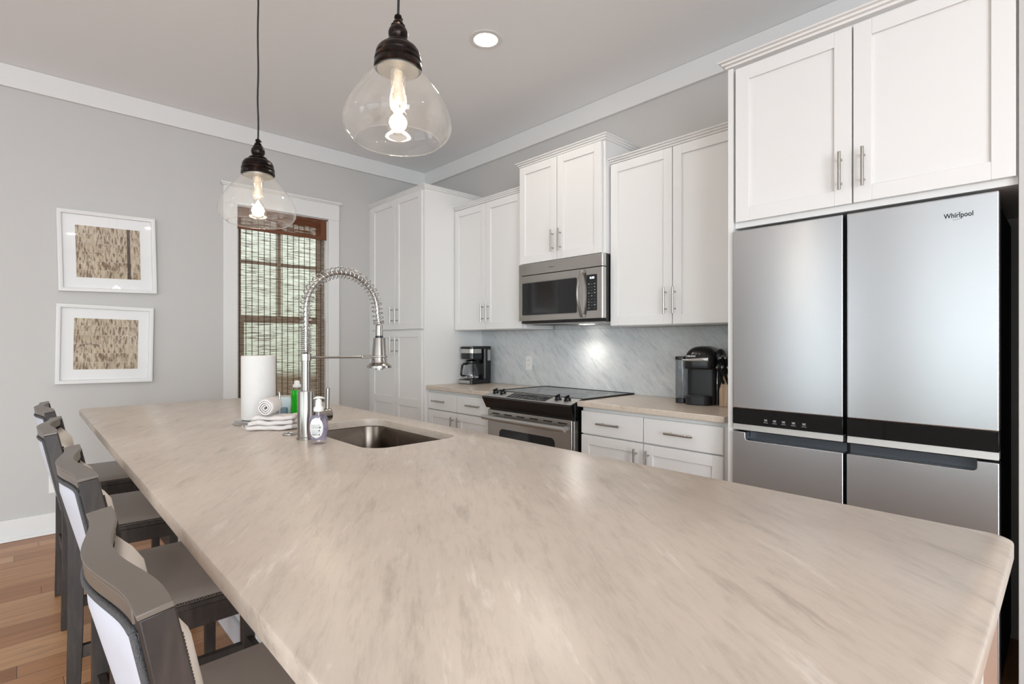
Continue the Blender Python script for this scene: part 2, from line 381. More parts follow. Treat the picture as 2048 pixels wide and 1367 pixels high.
# ------------------------------------------------------------------ builders
ORG = {}          # world origin of every object that can carry parts
def thing(name, label, cat, loc, group=None, rot=0.0):
    o = bpy.data.objects.new(name, None); C.objects.link(o)
    o.location = loc; o.empty_display_size = 0.05
    ORG[o] = Vector(loc); tag(o, label, cat, group); return o
def tag(o, label, cat, group=None):
    o['label'] = label; o['category'] = cat
    if group: o['group'] = group
    return o
class B:
    def __init__(self): self.bm = bmesh.new()
    def box(self, x0, x1, y0, y1, z0, z1):
        v = [self.bm.verts.new(p) for p in ((x0, y0, z0), (x1, y0, z0), (x1, y1, z0), (x0, y1, z0), (x0, y0, z1), (x1, y0, z1), (x1, y1, z1), (x0, y1, z1))]
        for f in ((0, 3, 2, 1), (4, 5, 6, 7), (0, 1, 5, 4), (1, 2, 6, 5), (2, 3, 7, 6), (3, 0, 4, 7)):
            self.bm.faces.new([v[i] for i in f])
        return self
    def hexa(self, pts):     # 8 points, bottom ring then top ring
        v = [self.bm.verts.new(p) for p in pts]
        for f in ((0, 3, 2, 1), (4, 5, 6, 7), (0, 1, 5, 4), (1, 2, 6, 5), (2, 3, 7, 6), (3, 0, 4, 7)):
            self.bm.faces.new([v[i] for i in f])
        return self
    def loft(self, rings, cap0=True, cap1=True, closed=False):
        rs = [[self.bm.verts.new(p) for p in r] for r in rings]
        n = len(rs[0])
        rng = range(len(rs)) if closed else range(len(rs) - 1)
        for i in rng:
            a, b = rs[i], rs[(i + 1) % len(rs)]
            for j in range(n):
                self.bm.faces.new((a[j], a[(j + 1) % n], b[(j + 1) % n], b[j]))
        if not closed:
            if cap0: self.bm.faces.new(list(reversed(rs[0])))
            if cap1: self.bm.faces.new(rs[-1])
        return self
    def tube(self, pts, r, seg=10, caps=True, closed=False):
        pts = [Vector(p) for p in pts]; n = len(pts); rings = []
        rr = r if hasattr(r, '__len__') else [r] * n
        prev = None
        for i, p in enumerate(pts):
            if closed: t = pts[(i + 1) % n] - pts[i - 1]
            else: t = pts[min(i + 1, n - 1)] - pts[max(i - 1, 0)]
            t.normalize()
            if prev is None:
                a = Vector((0, 0, 1)) if abs(t.z) < 0.9 else Vector((1, 0, 0))
                u = t.cross(a).normalized()
            else:
                u = (prev - t * prev.dot(t)).normalized()
            prev = u; w = t.cross(u)
            rings.append([p + (u * math.cos(2 * PI * k / seg) + w * math.sin(2 * PI * k / seg)) * rr[i] for k in range(seg)])
        return self.loft(rings, caps, caps, closed)
    def cyl(self, p0, p1, r, seg=20, r2=None):
        return self.tube([p0, p1], [r, r if r2 is None else r2], seg)
    def lathe(self, cx, cy, prof, seg=32, cap0=True, cap1=True, zb=0.0):
        rings = [[Vector((cx + r * math.cos(2 * PI * k / seg), cy + r * math.sin(2 * PI * k / seg), z + zb)) for k in range(seg)] for r, z in prof]
        return self.loft(rings, cap0, cap1)
    def prism(self, poly, axis, a0, a1):    # poly: 2-D points in the two other axes (order xyz)
        def P(p, a):
            return {'x': (a, p[0], p[1]), 'y': (p[0], a, p[1]), 'z': (p[0], p[1], a)}[axis]
        return self.loft([[Vector(P(p, a0)) for p in poly], [Vector(P(p, a1)) for p in poly]])
    def sphere(self, c, r, seg=12, sz=None):
        prof = []
        n = max(4, seg // 2)
        for i in range(n + 1):
            a = -PI / 2 + PI * i / n
            prof.append((max(r * math.cos(a), r * 0.001), c[2] + (sz or r) * math.sin(a)))
        return self.lathe(c[0], c[1], prof, seg)
    def build(self, name, m, parent=None, loc=None, bevel=0.0, smooth=False, bseg=2, sub=0, label=None):
        bm = self.bm
        bmesh.ops.recalc_face_normals(bm, faces=bm.faces[:])
        org = ORG[parent] if parent else Vector(loc or (0, 0, 0))
        bmesh.ops.translate(bm, vec=-org, verts=bm.verts[:])
        me = bpy.data.meshes.new(name); bm.to_mesh(me); bm.free()
        o = bpy.data.objects.new(name, me); C.objects.link(o)
        me.materials.append(m)
        if smooth:
            for p in me.polygons: p.use_smooth = True
        if parent:
            o.parent = parent
            if parent.type == 'EMPTY' or True: o.location = (0, 0, 0)
        else: o.location = org
        ORG[o] = org
        if bevel:
            md = o.modifiers.new('bevel', 'BEVEL'); md.width = bevel; md.segments = bseg; md.limit_method = 'ANGLE'; md.angle_limit = math.radians(40)
            md.harden_normals = False
        if sub:
            md = o.modifiers.new('sub', 'SUBSURF'); md.levels = sub; md.render_levels = sub
        if smooth == 'auto' or bevel:
            for p in me.polygons: p.use_smooth = True
            try: me.set_sharp_from_angle(angle=math.radians(35))
            except Exception: pass
        if label: o['label'] = label
        return o
def struct(o): o['kind'] = 'structure'; return o
def rrect(x0, x1, y0, y1, r, n=6):
    pts = []
    for cx, cy, a0 in ((x1 - r, y1 - r, 0), (x0 + r, y1 - r, PI / 2), (x0 + r, y0 + r, PI), (x1 - r, y0 + r, 1.5 * PI)):
        for k in range(n + 1):
            a = a0 + PI / 2 * k / n
            pts.append((cx + r * math.cos(a), cy + r * math.sin(a)))
    return pts
def text_mesh(txt, size, m, name, parent, origin, xdir, up, extrude=0.0004, bold=0.0, width=None):
    cu = bpy.data.curves.new('t', 'FONT'); cu.body = txt; cu.size = size; cu.extrude = extrude; cu.offset = bold
    cu.align_x = 'CENTER'; cu.align_y = 'CENTER'
    o = bpy.data.objects.new('t', cu); C.objects.link(o)
    bpy.context.view_layer.update()
    me = bpy.data.meshes.new_from_object(o.evaluated_get(bpy.context.evaluated_depsgraph_get()))
    bpy.data.objects.remove(o)
    X = Vector(xdir).normalized(); Y = Vector(up).normalized(); Z = X.cross(Y)
    if width:
        w = max(v.co.x for v in me.vertices) - min(v.co.x for v in me.vertices)
        s = width / w
        for v in me.vertices: v.co.x *= s
    org = ORG[parent]
    for v in me.vertices:
        v.co = Vector(origin) + X * v.co.x + Y * v.co.y + Z * v.co.z - org
    me.materials.clear(); me.materials.append(m); me.name = name
    ob = bpy.data.objects.new(name, me); C.objects.link(ob); ob.parent = parent; ORG[ob] = org
    return ob

# ------------------------------------------------------------------ room shell
XR = 3.11; YW = 4.66; ZC = 3.048
def struct_box(name, m, *a):
    o = B().box(*a).build(name, m, loc=(a[0], a[2], a[4])); return struct(o)
struct_box('floor', M['floor'], LW - 0.2, XR + 0.2, RW - 0.2, YW + 0.2, -0.1, 0.0)
struct_box('ceiling', M['ceiling'], LW - 0.2, XR + 0.2, RW - 0.2, YW + 0.2, ZC, ZC + 0.1)
struct_box('wall_right', M['wall'], XR, XR + 0.15, RW - 0.2, YW + 0.2, 0, ZC)
def holed_wall(name, axis, p0, p1, a0, a1, holes):
    b = B(); holes = sorted(holes)
    def bx(u0, u1, z0, z1):
        if u1 - u0 < 1e-4 or z1 - z0 < 1e-4: return
        if axis == 'x': b.box(p0, p1, u0, u1, z0, z1)
        else: b.box(u0, u1, p0, p1, z0, z1)
    cur = a0
    for (h0, h1, z0, z1) in holes:
        bx(cur, h0, 0, ZC); bx(h0, h1, 0, z0); bx(h0, h1, z1, ZC); cur = h1
    bx(cur, a1, 0, ZC)
    loc = (p0, a0, 0) if axis == 'x' else (a0, p0, 0)
    return struct(b.build(name, M['wall'], loc=loc))
WO = (1.287, 2.052, 0.62, 2.392)     # window opening in the back wall
holed_wall('wall_back', 'y', YW, YW + 0.16, LW - 0.2, XR, [WO])
holed_wall('wall_left', 'x', LW - 0.16, LW, RW - 0.2, YW, WIN_L)
holed_wall('wall_rear', 'y', RW - 0.16, RW, LW, XR, WIN_FILL)
# frieze boards under the ceiling
o = B().box(LW, XR - 0.02, YW - 0.022, YW - 0.001, 2.906, ZC - 0.001).build('trim_1', M['trim'], loc=(LW, YW, 2.9), bevel=0.002); struct(o)
o = B().box(XR - 0.022, XR - 0.001, RW, YW - 0.001, 2.906, ZC - 0.001).build('trim_2', M['trim'], loc=(XR, RW, 2.9), bevel=0.002); struct(o)
b = B().box(LW, 2.46, YW - 0.015, YW - 0.001, 0.001, 0.137)
b.prism([(YW - 0.033, 0.001), (YW - 0.015, 0.001), (YW - 0.015, 0.020), (YW - 0.022, 0.018), (YW - 0.030, 0.011)], 'x', LW, 2.46)
struct(b.build('baseboard_back', M['trim'], loc=(LW, YW, 0), bevel=0.002))

# ------------------------------------------------------------------ window in the back wall
def frame_boxes(b, y0, y1, x0, x1, z0, z1, w, wb=None):
    wb = wb or w
    b.box(x0, x0 + w, y0, y1, z0, z1); b.box(x1 - w, x1, y0, y1, z0, z1)
    b.box(x0 + w, x1 - w, y0, y1, z1 - w, z1); b.box(x0 + w, x1 - w, y0, y1, z0, z0 + wb)
x0, x1, z0, z1 = WO
b = B(); frame_boxes(b, YW + 0.095, YW + 0.13, x0 + 0.012, x1 - 0.012, 1.445, z1 - 0.012, 0.048, 0.052)
cx = 1.659
b.box(cx - 0.014, cx + 0.014, YW + 0.10, YW + 0.125, 1.49, z1 - 0.06)
b.box(x0 + 0.05, x1 - 0.05, YW + 0.101, YW + 0.124, 1.942, 1.968)
win = B().box(x0, x0 + 0.012, YW + 0.002, YW + 0.158, z0, z1).box(x1 - 0.012, x1, YW + 0.002, YW + 0.158, z0, z1).box(x0, x1, YW + 0.002, YW + 0.158, z1 - 0.012, z1).box(x0, x1, YW + 0.002, YW + 0.158, z0, z0 + 0.02)
win = struct(win.build('window_1', M['trim'], loc=(x0, YW, z0)))
b.build('upper_sash', M['sash'], win, bevel=0.003)
b = B(); frame_boxes(b, YW + 0.055, YW + 0.09, x0 + 0.012, x1 - 0.012, z0 + 0.02, 1.50, 0.060, 0.08)
b.build('lower_sash', M['sash'], win, bevel=0.003)
B().box(x0 + 0.05, x1 - 0.05, YW + 0.110, YW + 0.114, 1.48, z1 - 0.05).build('pane', M['pane'], win)
B().box(x0 + 0.06, x1 - 0.06, YW + 0.070, YW + 0.074, z0 + 0.09, 1.45).build('pane', M['pane'], win)
b = B(); cw = 0.103
b.box(x0 - cw, x0, YW - 0.02, YW - 0.001, 0.56, z1 + 0.004); b.box(x1, x1 + cw, YW - 0.02, YW - 0.001, 0.56, z1 + 0.004)
b.box(x0 - cw, x1 + cw, YW - 0.022, YW - 0.001, z1 + 0.004, z1 + 0.145)
b.box(x0 - cw - 0.012, x1 + cw + 0.012, YW - 0.032, YW - 0.001, z1 + 0.145, z1 + 0.155)
b.box(x0 - cw - 0.022, x1 + cw + 0.022, YW - 0.042, YW - 0.001, z1 + 0.155, z1 + 0.170)
b.box(x0 - cw - 0.02, x1 + cw + 0.02, YW - 0.05, YW - 0.001, 0.535, 0.56)
b.build('casing', M['trim'], win, bevel=0.002)

# bamboo shade
sh = thing('bamboo_shade', 'brown woven bamboo shade covering the window in the grey wall', 'window shade', (1.66, YW + 0.01, z1))
SX0, SX1 = 1.290, 2.030
b = B()
rng = random.Random(3)
zz = 0.66
nx = 14
ys = YW + 0.022
grid = []
for i in range(60):
    z = 0.66 + (2.36 - 0.66) * i / 59
    grid.append([b.bm.verts.new((SX0 + (SX1 - SX0) * k / nx, ys + 0.0015 * math.sin(i * 1.3 + k), z)) for k in range(nx + 1)])
for i in range(59):
    for k in range(nx):
        b.bm.faces.new((grid[i][k], grid[i][k + 1], grid[i + 1][k + 1], grid[i + 1][k]))
pan = b.build('woven_panel', M['weave'], sh, smooth=True)
b = B()
for x in (1.312, 1.362, 1.409, 1.459, 1.507, 1.555, 1.605, 1.653, 1.701, 1.75, 1.798, 1.847, 1.894, 1.954, 1.995):
    b.box(x - 0.0026, x + 0.0026, ys - 0.004, ys - 0.002, 0.66, 2.36)
b.build('binding_threads', M['thread'], pan)
b = B(); b.box(SX0 - 0.001, 2.037, YW - 0.004, YW - 0.001, 2.225, 2.388)
va = b.build('valance', M['valance'], sh)
B().box(SX0 - 0.001, 2.039, YW - 0.006, YW - 0.0005, 2.203, 2.232).build('hem_band', M['valband'], va, bevel=0.0015)
B().box(1.985, 2.039, YW - 0.0055, YW - 0.0045, 2.232, 2.388).build('edge_band', M['valband'], va)

# ------------------------------------------------------------------ unseen windows behind the camera; the rear ones are added for fill light
def plain_window(name, axis, p, a0, a1, z0, z1, sgn):
    b = B(); d0, d1 = (p - 0.10, p - 0.05)
    def bx(u0, u1, q0, q1, e0=d0, e1=d1):
        if axis == 'x': b.box(e0, e1, u0, u1, q0, q1)
        else: b.box(u0, u1, e0, e1, q0, q1)
    bx(a0, a0 + 0.05, z0, z1); bx(a1 - 0.05, a1, z0, z1); bx(a0, a1, z1 - 0.05, z1); bx(a0, a1, z0, z0 + 0.05)
    bx(a0, a1, (z0 + z1) / 2 - 0.02, (z0 + z1) / 2 + 0.02)
    w = 0.09
    if axis == 'x': e0, e1 = p + 0.001, p + 0.02
    else: e0, e1 = p + 0.001, p + 0.02
    bx(a0 - w, a0, z0 - w, z1 + w, e0, e1); bx(a1, a1 + w, z0 - w, z1 + w, e0, e1)
    bx(a0, a1, z1, z1 + w, e0, e1); bx(a0, a1, z0 - w, z0, e0, e1)
    loc = (p, a0, z0) if axis == 'x' else (a0, p, z0)
    return struct(b.build(name, M['trim'], loc=loc))
k = 2
for (a, c_, q0, q1) in WIN_L: plain_window('window_%d' % k, 'x', LW, a, c_, q0, q1, 1); k += 1
for (a, c_, q0, q1) in WIN_FILL: plain_window('window_%d' % k, 'y', RW, a, c_, q0, q1, 1); k += 1

# ------------------------------------------------------------------ cabinet helpers (all fronts face -x)
def door_mesh(b, xf, y0, y1, z0, z1, panels=None, th=0.020, st=0.056, rec=0.009):
    """slab with recessed panels; panels = list of (z0, z1) recess ranges"""
    if panels is None: panels = [(z0 + st, z1 - st)]
    ya, yb = y0 + st, y1 - st
    bm = b.bm
    def q(*pts): bm.faces.new([bm.verts.new(p) for p in pts])
    # stiles
    b.box(xf, xf + th, y0, ya, z0, z1); b.box(xf, xf + th, yb, y1, z0, z1)
    zs = [z0] + [v for p in panels for v in p] + [z1]
    for i in range(0, len(zs), 2):
        b.box(xf, xf + th, ya, yb, zs[i], zs[i + 1])
    for (p0, p1) in panels:
        b.box(xf + rec, xf + th - 0.002, ya - 0.001, yb + 0.001, p0 - 0.001, p1 + 0.001)
def vhandle(parent, xf, y, z0, z1, r=0.006):
    b = B(); xo = xf - 0.030
    b.cyl((xo, y, z0), (xo, y, z1), r, 14)
    for z in (z0 + 0.028, z1 - 0.028): b.cyl((xo, y, z), (xf - 0.0003, y, z), r * 0.8, 10)
    return b.build('handle', M['nickel'], parent, smooth='auto')
def hhandle(parent, xf, y0, y1, z, r=0.006):
    b = B(); xo = xf - 0.030
    b.cyl((xo, y0, z), (xo, y1, z), r, 14)
    for y in (y0 + 0.028, y1 - 0.028): b.cyl((xo, y, z), (xf - 0.0003, y, z), r * 0.8, 10)
    return b.build('handle', M['nickel'], parent, smooth='auto')
def crown(parent, xf, xb, y0, y1, z0, h, left=True, right=True, p=0.034):
    b = B()
    prof = [(0.0, 0.0), (0.30, 0.10), (0.36, 0.34), (0.62, 0.44), (0.68, 0.66), (0.94, 0.76), (1.0, 0.88), (0.92, 1.0)]
    rings = []
    for (e, hz) in prof:
        d = p * e; z = z0 + h * hz
        ya = y0 - (d if right else 0); yb = y1 + (d if left else 0)
        rings.append([Vector((xf - d, ya, z)), Vector((xb, ya, z)), Vector((xb, yb, z)), Vector((xf - d, yb, z))])
    b.loft(rings)
    return b.build('crown_moulding', M['cab'], parent, bevel=0.0012)
XB = XR - 0.002

# pantry
t = thing('pantry_cabinet', 'tall white pantry cabinet with four doors in the corner', 'cabinet', (2.78, 4.18, 0))
PY0, PY1 = 3.700, 4.632
B().box(2.47, XB, PY0, PY1, 0.10, 2.562).box(2.53, XB, PY0 + 0.01, PY1, 0.001, 0.10).box(2.47, XB, PY1, YW - 0.001, 0.001, 2.562).build('carcass', M['cab'], t, bevel=0.0015)
ymid = 4.141
for (a, c_, hy) in ((3.722, ymid - 0.003, ymid - 0.042), (ymid + 0.003, 4.575, ymid + 0.042)):
    b = B(); door_mesh(b, 2.448, a, c_, 1.388, 2.556, st=0.055); d = b.build('door', M['cab'], t, bevel=0.0015)
    vhandle(d, 2.448, hy, 1.440, 1.592)
    b = B(); door_mesh(b, 2.448, a, c_, 0.11, 1.374, [(0.17, 0.72), (0.789, 1.318)], st=0.055); d = b.build('door', M['cab'], t, bevel=0.0015)
    vhandle(d, 2.448, hy, 1.168, 1.320)
crown(t, 2.468, XB, PY0, YW - 0.002, 2.562, 0.034, left=False, p=0.028)

# wall cabinets
def wall_cab(label, xf, y0, y1, z0, z1, doors, hz, cz, ch, left, right, name='wall_cabinet', st=0.056, dz=None):
    t = thing(name, label, 'cabinet', ((xf + XB) / 2, (y0 + y1) / 2, z0), 'white wall cabinets')
    B().box(xf + 0.020, XB, y0, y1, z0, cz + 0.002).build('carcass', M['cab'], t, bevel=0.0012)
    d0, d1 = dz or (z0 + 0.004, z1)
    for (a, c_, hy) in doors:
        b = B(); door_mesh(b, xf - 0.002, a, c_, d0, d1, st=st); d = b.build('door', M['cab'], t, bevel=0.0015)
        vhandle(d, xf - 0.002, hy, hz[0], hz[1])
    crown(t, xf + 0.016, XB, y0, y1, cz, ch, left, right)
    return t
wall_cab('white two-door wall cabinet beside the tall pantry, above the drip coffee maker', 2.775, 2.822, 3.694, 1.376, 2.414,
         [(3.277, 3.690, 3.305), (2.850, 3.271, 3.236)], (1.440, 1.592), 2.420, 0.036, False, False)
wall_cab('white two-door wall cabinet above the microwave, topmost of the three', 2.715, 2.042, 2.815, 1.846, 2.566,
         [(2.4435, 2.812, 2.473), (2.062, 2.4375, 2.404)], (1.902, 2.056), 2.570, 0.036, True, True)
wall_cab('white two-door wall cabinet beside the fridge, above the single-cup brewer', 2.775, 1.104, 2.033, 1.376, 2.414,
         [(1.595, 2.031, 1.631), (1.108, 1.589, 1.572)], (1.441, 1.595), 2.418, 0.036, True, False)

# cabinet over the fridge with its side panels
t = thing('fridge_cabinet', 'large white two-door cabinet above the stainless fridge', 'cabinet', (2.78, 0.6, 1.8))
B().box(2.442, XB, 0.121, 1.077, 1.803, 2.55).build('carcass', M['cab'], t, bevel=0.0012)
for (a, c_, hy) in ((0.600, 1.066, 0.636), (0.126, 0.594, 0.557)):
    b = B(); door_mesh(b, 2.420, a, c_, 1.828, 2.536, st=0.062, rec=0.010); d = b.build('door', M['cab'], t, bevel=0.0015)
    vhandle(d, 2.420, hy, 1.884, 2.036, 0.0062)
crown(t, 2.430, XB, 0.121, 1.101, 2.5505, 0.038, True, False, p=0.040)
o = B().box(2.420, XB, 1.0785, 1.101, 0.001, 2.549).build('fridge_side_panel', M['cab'], loc=(2.77, 1.09, 0), bevel=0.0012)
tag(o, 'narrow white end panel between the fridge and the right worktop', 'panel')
o = B().box(2.420, XB, 0.02, 0.1195, 0.001, 2.60).build('fridge_side_panel', M['wall'], loc=(2.77, 0.07, 0), bevel=0.0012)
tag(o, 'pale grey end panel right of the fridge at the photo edge', 'panel')

# base cabinets with drawers
def base_cab(label, y0, y1, split, frame_r, drawers, doors, st=0.056):
    t = thing('base_cabinet', label, 'cabinet', (2.8, (y0 + y1) / 2, 0), 'white base cabinets')
    B().box(2.520, XB, y0, y1, 0.10, 0.880).box(2.58, XB, y0, y1, 0.001, 0.10).build('carcass', M['cab'], t, bevel=0.001)
    for (a, c_, h0, h1) in drawers:
        b = B().box(2.498, 2.518, a, c_, 0.722, 0.858); d = b.build('drawer', M['cab'], t, bevel=0.002); hhandle(d, 2.498, h0, h1, 0.793)
    for (a, c_, hy) in doors:
        b = B(); door_mesh(b, 2.498, a, c_, 0.112, 0.714, st=st); d = b.build('door', M['cab'], t, bevel=0.0015); vhandle(d, 2.498, hy, 0.535, 0.685)
    return t
base_cab('white base cabinet under the left worktop, between pantry and oven', 2.892, 3.697, 3.302, 0,
         [(3.305, 3.694, 3.444, 3.604), (2.896, 3.299, 2.998, 3.158)], [(3.305, 3.694, 3.345), (2.896, 3.299, 3.262)])
base_cab('white base cabinet under the right worktop, between oven and fridge', 1.104, 2.050, 1.612, 0,
         [(1.614, 2.046, 1.753, 1.913), (1.162, 1.608, 1.308, 1.468)], [(1.614, 2.046, 1.652), (1.162, 1.608, 1.575)])
o = B().box(2.475, 3.086, 2.886, 3.698, 0.882, 0.914).build('worktop', M['marble2'], loc=(2.78, 3.3, 0.882), bevel=0.004)
tag(o, 'short beige marble worktop under the drip coffee maker', 'worktop', 'beige marble worktops')
o = B().box(2.475, 3.086, 1.146, 2.062, 0.882, 0.914).build('worktop', M['marble2'], loc=(2.78, 1.6, 0.882), bevel=0.004)
tag(o, 'beige marble worktop under the single-cup brewer and knife block', 'worktop', 'beige marble worktops')
# splashback, two slabs with a seam
o = B().box(3.088, XB + 0.001, 2.8535, 3.699, 0.914, 1.374).build('splashback', M['splash'], loc=(3.1, 3.2, 0.914))
tag(o, 'grey marble splashback slab behind the drip coffee maker, left of the seam', 'splashback', 'grey marble splashback slabs')
o = B().box(3.088, XB + 0.001, 1.104, 2.8525, 0.914, 1.374).box(3.088, XB + 0.001, 2.07, 2.80, 1.375, 1.45).build('splashback', M['splash'], loc=(3.1, 2.0, 0.914))
tag(o, 'grey marble splashback slab behind the range and brewer, right of the seam', 'splashback', 'grey marble splashback slabs')
def outlet(name, label, face, c, w, h):
    t = thing(name, label, 'outlet', c)
    x, y, z = c
    if face == 'x':
        B().box(x - 0.005, x, y - w / 2, y + w / 2, z - h / 2, z + h / 2).build('plate', M['white'], t, bevel=0.002)
        for s in (-1, 1):
            rc = B().prism([(p[0], p[1]) for p in rrect(y - 0.017, y + 0.017, z + s * 0.020 - 0.014, z + s * 0.020 + 0.014, 0.009)], 'x', x - 0.0068, x - 0.004).build('receptacle', M['white'], t)
            B().box(x - 0.0073, x - 0.0066, y - 0.008, y - 0.006, z + s * 0.020 - 0.003, z + s * 0.020 + 0.007).box(x - 0.0073, x - 0.0066, y + 0.006, y + 0.008, z + s * 0.020 - 0.003, z + s * 0.020 + 0.007).build('slots', M['blackmat'], rc)
    else:
        B().box(x - w / 2, x + w / 2, y - 0.005, y, z - h / 2, z + h / 2).build('plate', M['white'], t, bevel=0.002)
        for s in (-1, 1):
            B().prism([(p[0], p[1]) for p in rrect(x - 0.017, x + 0.017, z + s * 0.020 - 0.014, z + s * 0.020 + 0.014, 0.009)], 'y', y - 0.0068, y - 0.004).build('receptacle', M['white'], t)
    return t
outlet('outlet', 'white power outlet on the grey marble splashback', 'x', (3.0875, 3.085, 1.102), 0.072, 0.117)
outlet('outlet', 'white power outlet low on the grey wall behind the stools', 'y', (0.172, YW - 0.0005, 0.325), 0.072, 0.117)

# ------------------------------------------------------------------ island
t = thing('kitchen_island', 'white kitchen island base carrying the long marble top', 'kitchen island', (0.98, 1.87, 0))
IX0, IX1, IY0, IY1 = 0.66, 1.305, 0.10, 3.62
b = B()
b.box(IX0 + 0.01, IX0 + 0.03, IY0 + 0.01, IY1, 0.001, 0.880); b.box(IX1 - 0.03, IX1 - 0.002, IY0 + 0.01, IY1, 0.10, 0.880)
b.box(IX0 + 0.03, IX1 - 0.03, IY1 - 0.03, IY1, 0.001, 0.880); b.box(IX0 + 0.03, IX1 - 0.03, IY0 + 0.012, IY0 + 0.03, 0.001, 0.880)
b.box(IX0 + 0.03, IX1 - 0.06, IY0 + 0.03, IY1 - 0.03, 0.001, 0.10)
b.build('carcass', M['cab'], t)
# back of the island facing the stools: framed panels
b = B(); n = 5; L_ = (IY1 - IY0) / n
for i in range(n):
    a = IY0 + i * L_; c_ = a + L_
    b.box(IX0, IX0 + 0.009, a, a + 0.03, 0.10, 0.879); b.box(IX0, IX0 + 0.009, c_ - 0.03, c_, 0.10, 0.879)
    b.box(IX0, IX0 + 0.009, a + 0.03, c_ - 0.03, 0.80, 0.879)
b.box(IX0 - 0.004, IX0 + 0.009, IY0, IY1, 0.001, 0.10)
b.build('back_panel', M['islandback'], t, bevel=0.0015)
B().box(IX0, 1.054, IY0 - 0.010, IY0 + 0.009, 0.001, 0.879).build('end_panel', M['cab'], t, bevel=0.0015)
B().box(1.056, IX1, IY0 - 0.008, IY0 + 0.009, 0.001, 0.879).build('end_stile', M['end_shade'], t, bevel=0.0015, label='end stile with warm shade painted in')
# doors of the island facing the range
yy = IY0 + 0.03
for i in range(6):
    w = (IY1 - IY0 - 0.06) / 6
    B().box(IX1, IX1 + 0.018, yy + i * w + 0.003, yy + (i + 1) * w - 0.003, 0.12, 0.865).build('door', M['cab'], t, bevel=0.002)
# marble top with the sink cut-out
bm = bmesh.new()
outer = rrect(0.232, 1.332, 0.074, 3.665, 0.036, 8)
inner = rrect(0.848, 1.236, 1.592, 2.262, 0.085, 8)
def loop(pts, z):
    vs_ = [bm.verts.new((p[0], p[1], z)) for p in pts]
    return vs_, [bm.edges.new((vs_[i], vs_[(i + 1) % len(vs_)])) for i in range(len(vs_))]
vo, eo = loop(outer, 0.914); vi, ei = loop(inner, 0.914)
res = bmesh.ops.triangle_fill(bm, use_beauty=True, edges=eo + ei)
top_faces = [f for f in res['geom'] if isinstance(f, bmesh.types.BMFace)]
def ring_down(vs_, steps):
    prev = vs_
    for (off, z) in steps:
        n = len(vs_); new = []
        for i, v in enumerate(vs_):
            a = vs_[i - 1].co; c_ = vs_[(i + 1) % n].co
            tdir = (c_ - a); nrm = Vector((tdir.y, -tdir.x, 0)).normalized()
            new.append(bm.verts.new((v.co.x + nrm.x * off, v.co.y + nrm.y * off, z)))
        for i in range(n): bm.faces.new((prev[i], prev[(i + 1) % n], new[(i + 1) % n], new[i]))
        prev = new
    return prev
lo = ring_down(vo, [(0.003, 0.9125), (0.004, 0.910), (0.004, 0.886), (0.003, 0.883), (0.0, 0.882)])
li = ring_down(vi, [(-0.0015, 0.9125), (-0.002, 0.910), (-0.002, 0.882)])
eds = [bm.edges.get((lo[i], lo[(i + 1) % len(lo)])) for i in range(len(lo))] + [bm.edges.get((li[i], li[(i + 1) % len(li)])) for i in range(len(li))]
bmesh.ops.triangle_fill(bm, use_beauty=True, edges=eds)
bb = B(); bb.bm.free(); bb.bm = bm
top = bb.build('island_worktop', M['marble'], loc=(0.78, 1.87, 0.882), smooth='auto')
tag(top, 'long beige marble island top with rounded corners and sink cut-out', 'worktop')
# undermount sink
t = thing('sink', 'stainless undermount sink set in the island top', 'sink', (1.04, 1.927, 0.68))
b = B(); rings = []
def rr3(x0, x1, y0, y1, r, z): return [Vector((p[0], p[1], z)) for p in rrect(x0, x1, y0, y1, r, 8)]
SXa, SXb, SYa, SYb = 0.842, 1.242, 1.586, 2.268
rings.append(rr3(SXa - 0.018, SXb + 0.018, SYa - 0.018, SYb + 0.018, 0.10, 0.8805))
rings.append(rr3(SXa, SXb, SYa, SYb, 0.085, 0.8805))
rings.append(rr3(SXa + 0.002, SXb - 0.002, SYa + 0.002, SYb - 0.002, 0.083, 0.876))
rings.append(rr3(SXa + 0.006, SXb - 0.006, SYa + 0.006, SYb - 0.006, 0.08, 0.715))
for k in range(1, 6):
    a = k / 5 * PI / 2; d = 0.03 * (1 - math.cos(a)); z = 0.715 - 0.03 * math.sin(a)
    rings.append(rr3(SXa + 0.006 + d, SXb - 0.006 - d, SYa + 0.006 + d, SYb - 0.006 - d, 0.08 - d * 0.8, z))
rings.append(rr3(1.0, 1.084, 1.885, 1.969, 0.041, 0.679))
b.loft(rings, False, False)
b.build('basin', M['sink'], t, smooth='auto')
b = B().lathe(1.042, 1.927, [(0.045, 0.6795), (0.045, 0.682), (0.036, 0.6825), (0.030, 0.676), (0.006, 0.675)], 28, True, True)
b.build('drain', M['chrome'], t, smooth='auto')

# ------------------------------------------------------------------ pull-down faucet
FX, FY, FZ = 0.774, 1.947, 0.914
t = thing('faucet', 'stainless spring-neck pull-down faucet behind the sink', 'faucet', (FX, FY, FZ))
B().lathe(FX, FY, [(0.0325, FZ + 0.0005), (0.0325, FZ + 0.008), (0.0300, FZ + 0.010), (0.0300, 1.090), (0.0285, 1.094), (0.010, 1.095)], 36).build('base', M['faucet'], t, smooth='auto')
B().lathe(FX, FY, [(0.0165, 1.094), (0.0165, 1.206)], 28).build('neck', M['faucet'], t, smooth='auto')
B().lathe(FX, FY, [(0.012, 1.203), (0.0195, 1.205), (0.0195, 1.230), (0.012, 1.232)], 28).build('collar', M['nickel'], t, smooth='auto')
